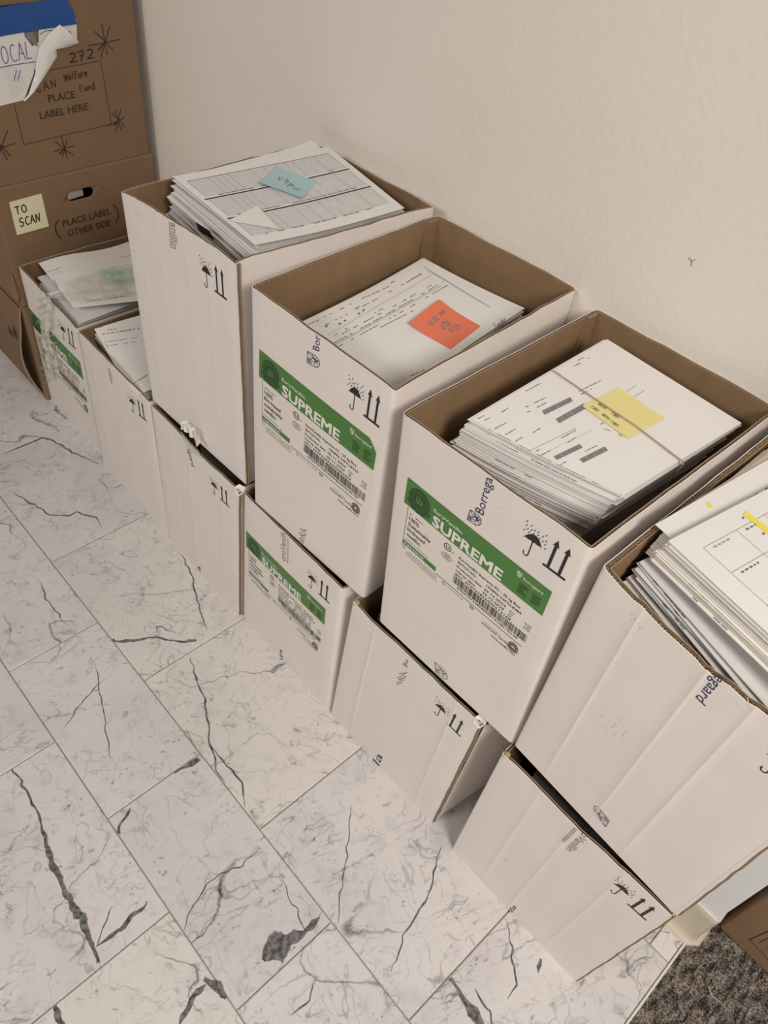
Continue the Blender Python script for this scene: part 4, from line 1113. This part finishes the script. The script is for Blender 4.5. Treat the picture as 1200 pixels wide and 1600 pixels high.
# hidden contents of the lower cartons carry the upper ones
for nm, bx, lab in (('l3', l3, 'stack of papers packed in the lower carton with clear tape on its rim'), ('l4', l4, 'stack of papers packed in the lower carton with the green label'),
                    ('l5', l5, 'stack of papers packed in the lower carton with the torn side'), ('l6', l6, 'stack of papers packed in the lower carton nearest the carpet')):
    q = [bx.W(.035, .08, .428), bx.W(.255, .08, .428), bx.W(.255, .365, .428), bx.W(.035, .365, .428)]
    for p in q: p.z = .4275
    stack('paper_stack', lab, q, 5, .0022, .005, len(lab), jit=.002, rot=.005, mats=('paper_grey',))

# stack with the rubber band
q3 = Q([(737, 651), (976, 770), (1159, 661), (949, 530)], .862)
bend3 = lambda a, b: -.004 * (1 - b) ** 2 - .010 * a * (1 - a) * (1 - b)
st3 = stack(inbox=u3, name='paper_stack', label='tall rubber-banded stack of printed sheets with ragged edges', quad=[p - Vector((0, 0, .0015)) for p in q3], n=40, dz=.00185, zbot=ZU + .005, seed=31, drift=(-.022, -.024), jit=.0035, rot=.018, bend=bend3, bendgrow=2.0, mats=('paper', 'paper', 'paper', 'paper', 'paper_grey'), edgeprint=.3)
S3 = sheet_surf(*q3, bend3)
pg = page('invoice_page', 'white printed page with grey barcodes on top of the rubber-banded stack', S3)
rnd = random.Random(3); mb = MB(); F3 = Frame(S3, (0, 0), (1, 0), (0, 1)); o = .0004
def bars(S, c, w=.0, mat='bargrey'):
    mb = MB(); F = pxframe(S, *c); x = 0; r2 = random.Random(int(c[0][0]))
    d_rect(mb, F, 0, 0, 1, 1, 'bargrey', o, 4)
    for k in range(14): 
        x = r2.uniform(.02, .97); d_rect(mb, F, x, 0, x + .012, 1, 'ink3', o + .0001)
    mb.build('barcode', pg)
# barcodes: origin, end along, end across
bars(S3, ((851, 648.5), (895, 627), (847, 642))); bars(S3, ((874, 661.5), (918, 637), (868, 655))); bars(S3, ((870, 719), (910.5, 699.5), (865, 713.5))); bars(S3, ((911, 723.5), (950, 704), (905.5, 717.5)))
def rows_px(S, specs, mat='ink2', h=.0013, seed=1):
    r2 = random.Random(seed)
    for (a, b, dens) in specs:
        A = S.at(*a); B = S.at(*b); U = B - A; 
        # metric frame: scale by true lengths
        L = (S.f(B.x, B.y) - S.f(A.x, A.y)).length; n = U / L
        px_len = L; e = 1e-3
        lx = (S.f(.5 + e, .5) - S.f(.5, .5)).length / e; ly = (S.f(.5, .5 + e) - S.f(.5, .5)).length / e
        d = Vector((U.x * lx, U.y * ly)).normalized(); V = Vector((-d.y / lx, d.x / ly))
        F = Frame(S, A, n, V); u = 0
        while u < L:
            w = r2.uniform(.003, .010)
            if r2.random() < dens: d_rect(mb, F, u, 0, min(u + w, L), h, mat, o)
            u += w + .0015
rows_px(S3, [((822, 612), (846, 599), .9), ((747, 655), (757, 650), 1), ((752, 660), (767, 653), .9), ((822, 637), (853, 622), .8), ((824, 645), (854, 630), .7), ((773, 671), (792, 661), .9), ((790, 680), (806, 671), .9), ((806, 690), (818, 683), .9),
             ((833, 677), (846, 669), .8), ((878, 685), (900, 673), .8), ((888, 692), (912, 677), .8), ((897, 573), (921, 560), .8), ((903, 564), (912, 559), 1), ((905, 612), (940, 595), .9), ((908, 617), (925, 608), .9),
             ((838, 706), (843, 703), 1), ((846, 712), (860, 705), .8), ((877, 727), (886, 721), .9), ((915, 706), (935, 696), .9), ((784, 645), (795, 638), .8), ((944, 671), (955, 674), .8), ((966, 678), (976, 687), .8), ((930, 668), (950, 658), .7)], seed=4)
d_stroke(mb, F3, pl(S3, [(830, 704), (925, 655)]), .006, 'ink3', o) if 0 else None
def thin(S, F, a, b, w=.0005, mat='ink2'):
    A = S.f(*S.at(*a)); B = S.f(*S.at(*b)); n = (B - A).cross(Vector((0, 0, 1))).normalized() * w * .5; z = Vector((0, 0, o))
    mb.poly([A + n + z, A - n + z, B - n + z, B + n + z][::-1], mat)
thin(S3, F3, (829, 704), (900, 669)); thin(S3, F3, (843, 712), (925, 672), .0004, 'ink3'); thin(S3, F3, (979, 612), (994, 602)); thin(S3, F3, (991, 620), (1007, 610)); 
mb.build('printed_text', pg)
def wy(w, F):
    for i, (u, v) in enumerate(((.10, .10), (.35, .10), (.55, .08), (.12, .28), (.40, .27))): d_hand(w, F, 'mnu' if i % 2 else 'rmn', u, v, .11, .014, 'penc', .0003, sx=.7)
    for k in range(7): d_rect(w, F, .05, .45 + k * .07, .95, .453 + k * .07, 'paper_cream', .0003)
sticky('yellow sticky note under the rubber band on the banded stack', S3, [(909, 635), (981, 686), (1040, 654), (966, 606)], 'yellow_note', wy, curl=.0008)
# rubber band around the stack
bt = thing('rubber_band', tuple(S3.f(.4, .5)), 'tan rubber band stretched over the stack and its yellow note', 'rubber band'); mb = MB()
pts = [S3.at(864, 581), S3.at(905, 609), S3.at(992, 667), S3.at(1067, 724)]
top = [S3.P(p.x, p.y, .0020) for p in pts]
dn = [top[0] + Vector((-.001, .002, -.05)), top[0] + Vector((-.0005, .0015, -.002))] + top + [top[-1] + Vector((.0015, -.002, -.003)), top[-1] + Vector((-.004, -.006, -.05))]
for i in range(len(dn) - 1):
    a, b = dn[i], dn[i + 1]; d = (b - a).normalized(); up = Vector((0, 0, 1)) if abs(d.z) < .7 else Vector((1, 0, 0)); n = d.cross(up).normalized() * .0011; m2 = d.cross(n).normalized() * .0005
    for (p, r_) in ((n, m2), (m2, -n), (-n, -m2), (-m2, n)):
        mb.poly([a + p + r_, b + p + r_, b - p + r_, a - p + r_], 'rubber')
mb.build('band_loop', bt)

# half-full carton with the orange note
q2 = Q([(470, 502), (626, 602), (818, 490), (662, 403)], [.822, .820, .828, .824])
q2[1] = q2[1] + Vector((0, 0, 0))
bend2 = lambda a, b: -.016 * math.sin(math.pi * b) * (1 - a) * .3 + .010 * a * a * b * b - .010 * (1 - b) ** 2 * (.2 + a)
st2 = stack(inbox=u2, name='paper_stack', label='stack of sheets sagging in the half-full carton under the page with the orange note', quad=[p - Vector((0, 0, .0015)) for p in q2], n=18, dz=.0026, zbot=ZU + .005, seed=32, drift=(-.004, -.012), jit=.003, rot=.010, bend=bend2, bendgrow=.5, mats=('paper', 'paper_grey'))
S2p = sheet_surf(*q2, bend2)
pg = page('report_page', 'large white page with a printed header row and the orange note on it', S2p)
mb = MB(); F_ = Frame(S2p, (0, 0), (1, 0), (0, 1))
rows_px(S2p, [((482, 508), (650, 421), .25), ((487, 507), (500, 500), .9), ((502, 512), (660, 428), .45), ((555, 483), (570, 475), .9), ((574, 464), (610, 447), .5), ((637, 441), (662, 426), .8), ((520, 530), (690, 437), .55), ((522, 537), (694, 440), .75), ((530, 542), (700, 446), .5), ((595, 512), (658, 480), .8), ((642, 588), (665, 578), .9), ((524, 524), (600, 482), .3)], seed=7, h=.0016)
thin(S2p, F_, (512, 524), (678, 428), .0006, 'ink3'); thin(S2p, F_, (520, 541), (690, 446), .0007); thin(S2p, F_, (662, 417), (765, 480), .0016, 'ink3'); thin(S2p, F_, (668, 424), (700, 440), .0005)
for i, (x, y) in enumerate(((509, 512), (530, 508), (538, 503), (560, 492), (567, 487))): d_rect(mb, pxframe(S2p, (x, y), (x + 3.5, y - 1.8), (x - 1.5, y - 2)), 0, 0, 1, 1, 'ink2', o)
mb.build('printed_text', pg)
mb = MB(); F = pxframe(S2p, (776, 517), (800, 497), (770, 507)); d_hand(mb, F, 'Tendur', 0, 0, 1, .0036, 'penc', .0004, sx=.16); F = pxframe(S2p, (792, 507), (804, 497), (790, 500)); d_hand(mb, F, 'Me', 0, 0, 1, .0008, 'penc', .0004, sx=.3) if 0 else None
mb.build('handwriting', pg)
def wo(w, F):
    d_hand(w, F, 'VUe', .28, .62, .15, .019, 'penc', .0003, sx=.8); d_hand(w, F, 'ADP', .35, .42, .16, .019, 'penc', .0003, sx=.7); d_hand(w, F, 'non 2020', .18, .22, .12, .016, 'penc', .0003, sx=.7)
sticky('orange sticky note with pencil writing on the half-full carton\'s top page', S2p, [(686, 472.5), (637.5, 509), (704, 546), (751, 510)], 'orange', wo, curl=.006)

# tall stack with the blue note
q1 = Q([(270, 276), (398, 377), (632, 325), (513, 229)], [.892, .884, .886, .892])
bend1 = lambda a, b: -.010 * math.sin(math.pi * b) * a * .6 - .006 * (1 - b) ** 2 * a
st1 = stack(inbox=u1, name='paper_stack', label='tall uneven stack of sheets filling the far upper carton beneath a ruled form', quad=[p - Vector((0, 0, .0065)) for p in q1], n=30, dz=.0023, zbot=ZU + .005, seed=33, drift=(-.012, -.010), jit=.0055, rot=.035, bend=bend1, bendgrow=1.2, mats=('paper', 'paper', 'paper_grey', 'paper'))
q1b = Q([(268, 277), (394, 371), (618, 316), (487, 219)], [.893, .885, .886, .893])
page('loose_page', 'plain white page with a curled corner just beneath the ruled form', sheet_surf(*[p - Vector((0, 0, .0042)) for p in q1b], lambda a, b: bend1(a, b) + .012 * max(0, b - .85) * 6 * max(0, .35 - a)))
S1p = sheet_surf(*q1, bend1)
pg = page('ruled_form', 'white form printed with three shaded tables on the far upper carton\'s stack', S1p)
mb = MB(); F = Frame(S1p, (0, 0), (1, 0), (0, 1)); o = .0004
for k in range(3):
    u0 = .10 + k * .28; ue = u0 + .235
    d_rect(mb, F, u0, .04, ue, .95, 'shade', .0003, 1, 8)
    for i in range(12):
        d_rect(mb, F, u0 + .02 * i, .04, u0 + .02 * i + .0010, .95, 'ink3', .00035, 1, 8)
    for c_ in (.04, .16, .20, .24, .28, .42, .50, .58, .64, .69, .76, .84, .95): d_rect(mb, F, u0, c_, ue, c_ + .0018, 'ink2', .0004)
    if k: d_rect(mb, F, u0 - .022, .02, u0 - .008, .96, 'ink', .0004, 1, 8)
    d_lines(mb, Frame(S1p, (u0 + .242, .06), (0, 1), (-1, 0)), 0, .85, 0, .008, 'ink2', .0005, random.Random(k), .6, (.02, .05))
d_rect(mb, F, .095, .04, .100, .95, 'ink', .0004, 1, 8)
mb.build('printed_tables', pg)
mb = MB(); fc = [S1p.P(*S1p.at(*q), h_) for q, h_ in (((356, 346), .0012), ((402, 322), .0012), ((436, 360), .0022))]
mb.poly(fc[::-1] if (fc[1] - fc[0]).cross(fc[2] - fc[0]).z < 0 else fc, 'paper'); mb.build('folded_corner', pg)
def wb(w, F):
    d_hand(w, F, 'Vt', .25, .45, .2, .018, 'penc', .0003, sx=.8); d_hand(w, F, 'to', .45, .40, .2, .018, 'penc', .0003, sx=.8); d_hand(w, F, 'Por', .55, .30, .2, .018, 'penc', .0003, sx=.7)
sticky('pale blue sticky note with pencil writing on the ruled form', S1p, [(402.5, 288), (471.5, 313), (496, 284), (430, 261)], 'blue_note', wb, curl=.004)
mb = MB(); q = Q([(257, 296), (262, 300), (310, 345), (330, 365)], .84)
c = u1.W(.02, .10, .42)
mb = MB(); pts = [hit(306, 347, 2, .868), hit(328, 361, 2, .868), hit(334, 374, 2, .858), hit(311, 359, 2, .858)]
mb.poly(pts, 'ink'); mb.poly([p - Vector((0, 0, .002)) for p in pts][::-1], 'ink'); 
for i in range(4): mb.poly([pts[i] - Vector((0, 0, .002)), pts[(i + 1) % 4] - Vector((0, 0, .002)), pts[(i + 1) % 4], pts[i]], 'ink')
mb.build('binder_clip', label='black clip on the left edge of the tall stack under the ruled form', category='clip')

# nearest carton: two offset piles with highlighter
def near_quad(nl, z, ang, W=.216, L=.279):
    A = hit(*nl, 2, z); c, s = math.cos(ang), math.sin(ang); ex = Vector((c, s, 0)); ey = Vector((-s, c, 0))
    return [A, A + ex * W, A + ex * W + ey * L, A + ey * L]
a1 = math.atan2(-.024, .139)
q4 = near_quad((1044, 845), .892, a1)
st4 = stack(inbox=u4, name='paper_stack', label='pile of bright sheets at the front of the nearest carton', quad=[p - Vector((0, 0, .0015)) for p in q4], n=15, dz=.0022, zbot=.790, seed=34, drift=(-.006, -.006), jit=.0030, rot=.012, mats=('paper', 'paper', 'paper_cream'), block=False, edgeprint=.5)
q5 = near_quad((1024, 820), .877, a1 * 1.0 + .07, .20, .27)
st5 = stack(inbox=u4, name='paper_stack', label='second pile of cream-edged sheets just behind and below the highlighted page', quad=q5, n=10, dz=.0022, zbot=ZU + .005, seed=35, drift=(-.022, -.022), jit=.004, rot=.04, mats=('paper', 'paper', 'paper_cream', 'paper'), edgeprint=.6, block=False)
q6 = near_quad((997, 882), .850, a1 - .02, .225, .28)
st6 = stack(inbox=u4, name='paper_stack', label='lowest greyish pile of sheets in the nearest carton', quad=q6, n=12, dz=.0034, zbot=ZU + .005, seed=36, drift=(-.006, -.006), jit=.004, rot=.05, mats=('paper', 'paper_grey'), edgeprint=.5, bend=lambda a, b: -.02 * a * (1 - b), bendgrow=1.5)
S4 = sheet_surf(*q4)
pg = page('highlighted_page', 'ruled white page with a yellow highlighter stroke on top of the nearest pile', S4)
mb = MB(); F = Frame(S4, (0, 0), (1, 0), (0, 1)); o = .0004
d_stroke(mb, F, [(.08, .12), (1, .12)], .0, 'ink3', o)
for v in (.10, .30, .48, .66): d_rect(mb, F, .12, v, 1, v + .0022, 'ink3', o, 4)
for v in (.12, .30, .52, .8): d_rect(mb, F, v, .10, v + .003, .98, 'ink3', o, 1, 4)
for i in range(5):
    for j in range(5):
        F2_ = Frame(S4, (.15 + .18 * i, .14 + .18 * j), (0, 1), (-1, 0)); d_lines(mb, F2_, 0, .12, 0, .010, 'ink2' if (i + j) % 2 else 'ink3', o, random.Random(i * 7 + j), .8, (.010, .022))
F = pxframe(S4, (1160, 804), (1196, 832), (1166, 799)); d_rect(mb, F, 0, 0, 1.6, 1, 'hilite', o + .0001, 3); 
F = pxframe(S4, (1159, 810), (1195, 838), (1161, 807)); d_lines(mb, F, 0, 1.3, 0, .9, 'ink2', o + .0002, random.Random(3), .8, (.05, .12))
mb.build('printed_text', pg)
qb = near_quad((1024, 819), .884, a1 + .045, .205, .275)
S5 = sheet_surf(*[p + Vector((0, 0, -.0005)) for p in qb])
pg = page('printed_page', 'white page with a small yellow mark peeking out behind the highlighted page', S5)
mb = MB(); F = Frame(S5, (0, 0), (1, 0), (0, 1))
d_lines(mb, Frame(S5, (.16, .05), (0, 1), (-1, 0)), 0, .9, 0, .012, 'ink2', o, random.Random(4), .7, (.012, .03)); d_rect(mb, pxframe(S5, (1103, 788), (1110, 795), (1107, 784)), 0, 0, 1, 1, 'hilite', o + .0001)
mb.build('printed_text', pg)

# second lower carton: one big page
A = hit(146, 508, 2, .4335); B = hit(212, 611, 2, .4315); ex = (B - A); n = Vector((-ex.y, ex.x, 0)).normalized() * .216
qq = [A, B, B + n, A + n]
S6 = sheet_surf(*qq, lambda a, b: -.014 * math.sin(math.pi * a) * (1 - b) - .01 * (1 - b) ** 2)
stack('paper_stack', 'stack of sheets in the second lower carton beside the tall far carton', [p - Vector((0, 0, .022)) for p in qq], 6, .003, .005, 37, inbox=l2, jit=.003, rot=.01)
pg = page('letter_page', 'smooth white page with a dotted line across it in the second lower carton', S6)
mb = MB(); o = .0004
rows_px(S6, [((160, 523), (216, 514), .5), ((168, 516), (184, 514), .9), ((155, 512), (160, 511), .9), ((165, 535), (220, 527), .8), ((167, 541), (222, 533), .8), ((208, 600), (232, 586), 1)], seed=9, h=.0016)
thin(S6, None, (206, 601), (232, 584), .0006); thin(S6, None, (164, 533), (168, 545), .0005)
for i in range(9): 
    x = 161 + i * 6.8; y = 523 - i * 1.1; d_rect(mb, pxframe(S6, (x, y), (x + 2.2, y - .3), (x - .5, y - 1.6)), 0, 0, 1, 1, 'ink2', o)
mb.build('printed_text', pg)

# first lower carton
q7 = Q([(60, 411), (115, 481), (255, 466), (200, 378)], [.442, .440, .438, .444])
S7 = sheet_surf(*q7, lambda a, b: .004 * math.sin(math.pi * b * 2) * (1 - a))
stack('paper_stack', 'untidy stack of sheets in the farthest lower carton under the plastic bag', Q([(62, 432), (124, 505), (262, 480), (205, 395)], [.430, .426, .424, .430]), 12, .003, .005, 38, inbox=l1, jit=.006, rot=.05, drift=(-.004, -.006), mats=('paper', 'paper_grey', 'paper_grey'))
pg = page('letter_page', 'white letter lying across the farthest lower carton, under a greenish plastic bag', S7)
mb = MB()
rows_px(S7, [((75, 425), (95, 419), .8), ((78, 431), (98, 423), .7), ((84, 438), (90, 450), .8), ((190, 402), (204, 400), 1), ((120, 474), (205, 462), .5)], seed=11, h=.0016)
mb.build('printed_text', pg)
# window envelope edges
mb = MB(); qe = Q([(58, 434), (80, 452), (96, 446), (66, 430)], .416)
mb.poly(qe, 'paper_grey'); mb.poly([p - Vector((0, 0, .001)) for p in qe][::-1], 'paper_grey')
mb.build('envelope', label='small printed envelope corner poking out at the left of the farthest carton', category='envelope')

# plastic bag on the letter
def wrinkle(mb, grid_px, z, mat, amp, seed, sub=5):
    rnd = random.Random(seed); R_ = len(grid_px); C2 = len(grid_px[0]); nr = (R_ - 1) * sub; nc = (C2 - 1) * sub; rows = []
    for j in range(nr + 1):
        y = j / sub; j0 = min(int(y), R_ - 2); t = y - j0; r = []
        for i in range(nc + 1):
            x = i / sub; i0 = min(int(x), C2 - 2); s_ = x - i0
            def L2(k): return [(grid_px[j0][i0][k] * (1 - s_) + grid_px[j0][i0 + 1][k] * s_) * (1 - t) + (grid_px[j0 + 1][i0][k] * (1 - s_) + grid_px[j0 + 1][i0 + 1][k] * s_) * t for k in [k]][0]
            p = hit(L2(0), L2(1), 2, z); r.append(p + Vector((rnd.gauss(0, .001), rnd.gauss(0, .001), abs(rnd.gauss(0, amp)))))
        rows.append(r)
    mb.grid(rows, mat, True)
bg_ = thing('plastic_bag', tuple(hit(150, 445, 2, .44)), 'crumpled clear plastic bag with an aqua end lying on the letter', 'plastic bag')
mb = MB(); wrinkle(mb, [[(100, 440), (130, 430), (160, 422), (178, 418)], [(108, 462), (135, 458), (165, 450), (190, 448)], [(112, 474), (140, 470), (170, 464), (205, 460)]], .450, 'clear', .003, 4); mb.build('clear_film', bg_)
mb = MB(); wrinkle(mb, [[(150, 424), (180, 417), (215, 414)], [(160, 434), (180, 430), (215, 428)], [(165, 444), (190, 443), (218, 436)]], .452, 'aqua', .003, 5); mb.build('aqua_film', bg_)
# shredded plastic hanging over the front of the farthest carton
rb = thing('shredded_plastic', tuple(hit(85, 470, 1, -.004)), 'shredded strip of clear plastic hanging over the farthest carton\'s front', 'plastic strip')
rnd = random.Random(77)
Sf1 = l1.front
def fband(pts, w, mat, off0, seed, name):
    r2 = random.Random(seed); mb = MB(); q = [Sf1.at(*p) for p in pts]; rows = [[], [], []]
    for i in range(len(q) - 1):
        for k in range(5):
            p = q[i].lerp(q[i + 1], k / 5); d = (q[i + 1] - q[i]).normalized(); n = Vector((-d.y, d.x))
            for j, s_ in enumerate((-1, 0, 1)):
                pp = p + n * s_ * w * r2.uniform(.8, 1.1); rows[j].append(Sf1.P(pp.x, pp.y, off0 + r2.uniform(0, .010) * (1.3 if s_ == 0 else .6)))
    mb.grid(rows, mat, False); mb.build(name, rb)
fband([(78, 462), (73, 485), (72, 510), (76, 540), (80, 565), (84, 596)], .018, 'clear', .003, 1, 'film_strip')
fband([(84, 466), (80, 500), (82, 530), (88, 560)], .010, 'clear', .006, 2, 'film_strip')
mb = MB()
for k in range(12):
    t = k / 11; x = 70 + 10 * t + rnd.uniform(-2, 2); y = 470 + 125 * t
    a = Sf1.at(x - 8 + rnd.uniform(-3, 3), y + rnd.uniform(-3, 3)); b = Sf1.at(x + 14 + rnd.uniform(-5, 5), y - 5 + rnd.uniform(-7, 7)); d = (b - a); n = Vector((-d.y, d.x)).normalized() * rnd.uniform(.002, .005)
    o1, o2 = rnd.uniform(.004, .009), rnd.uniform(.004, .010)
    mb.grid([[Sf1.P(*(a - n), o1), Sf1.P(*(b - n), o2)], [Sf1.P(*a, o1 + .004), Sf1.P(*b, o2 + .004)], [Sf1.P(*(a + n), o1), Sf1.P(*(b + n), o2)]], 'clear', False)
mb.build('shreds', rb)
mb = MB()
for k in range(9):
    P = hit(78 + rnd.uniform(-6, 6), 463 + rnd.uniform(-4, 4), 2, .436); E2 = hit(95 + rnd.uniform(-5, 18), 455 + rnd.uniform(-8, 12), 2, .445)
    n = Vector((-.3, 1, 0)).normalized() * .002
    mb.grid([[P - n, E2 - n], [P + n + Vector((0, 0, .003)), E2 + n]], 'clear', False)
mb.build('frayed_ends', rb)

# tape and crumpled tissue on the rim of the third lower carton
Sf3 = l3.front
tt = thing('torn_tape', tuple(hit(300, 685, 1, -.006)), 'torn clear tape with crumpled white scraps on the rim under the far carton', 'tape')
mb = MB(); q = [[(283, 668), (292, 676), (303, 690)], [(296, 672), (304, 684), (312, 700)], [(300, 690), (306, 700), (314, 712)]]
rows = []
for (r_, off) in zip([[(286, 672), (300, 690), (314, 706)], [(285, 678), (299, 699), (316, 714)], [(284, 684), (298, 704), (317, 719)]], (.004, .003, .0006)):
    rows.append([Sf3.P(*Sf3.at(*p), off + .0015 * (i == 1)) for i, p in enumerate(r_)])
mb.grid(rows[::-1], 'clear', False)
for k in range(10):
    x = rnd.uniform(284, 314); y = 672 + (x - 284) * 1.2 + rnd.uniform(-6, 2); p = Sf3.P(*Sf3.at(x, y), rnd.uniform(.002, .008)); s_ = .007
    mb.poly([p, p + Vector((s_ * rnd.uniform(.3, 1), rnd.uniform(-.004, 0), rnd.uniform(-.004, .006))), p + Vector((rnd.uniform(-.003, .003), rnd.uniform(-.006, 0), s_))], 'clear')
mb.build('clear_film', tt)
for k, (px, w_, h_) in enumerate((((290, 664), .011, .020), ((297, 670), .014, .020), ((305, 678), .013, .026), ((311, 690), .009, .014))):
    P = Sf3.P(*Sf3.at(*px), .004); mb = MB(); r2 = random.Random(k); R3 = []
    for j in range(4):
        R3.append([P + Vector((w_ * (i / 3 - .5), -.006 * math.sin(i * 1.6 + k) + r2.uniform(-.001, .001), h_ * (j / 3 - .4) + r2.uniform(-.0015, .0015))) for i in range(4)])
    mb.grid(R3, 'paper', False); mb.grid([[p + Vector((0, .0012, 0)) for p in r] for r in R3], 'paper', False, flip=True); mb.build('paper_scrap', tt)
# white folded tab on the right corner of the third and fifth lower cartons
for bx in (l3, l5):
    mb = MB(); P = bx.W(bx.w - .006, .004, bx.h)
    pts = [(-.004, -.006, -.012), (.008, -.005, -.014), (.012, .004, -.006), (.010, .010, .004), (-.004, .006, .004), (-.006, -.003, .0)]
    pts = [P + Vector(p) for p in pts]; c_ = sum(pts, Vector()) / 6 + Vector((0, 0, .003))
    for i in range(6): mb.poly([c_, pts[i], pts[(i + 1) % 6]], 'white')
    mb.build('crumpled_corner', bx.t)
for bx, u_ in ((l6, .004), (l5, .004)):
    mb = MB(); P = bx.W(u_, .004, bx.h); r2 = random.Random(5)
    ring = [P + Vector((.007 * math.cos(a) + r2.uniform(-.002, .002), .005 * math.sin(a), r2.uniform(-.010, .002))) for a in [k * math.pi / 4 for k in range(8)]]
    c_ = P + Vector((0, 0, .005))
    for i in range(8): mb.poly([c_, ring[i], ring[(i + 1) % 8]], 'flute')
    mb.build('crumpled_corner', bx.t)


for o in list(COL.objects):
    n = o.name.split('.')[0]
    if n == 'white_carton': o['group'] = 'white cartons along the wall'
    if n == 'archive_box': o['group'] = 'brown archive boxes stacked at the left'
    if n == 'paper_stack': o['group'] = 'paper stacks inside the white cartons'
    if n in ('printed_text', 'ruled_lines', 'scuff_marks', 'printed_lines', 'fluting', 'shreds', 'frayed_ends'): o['kind'] = 'stuff'
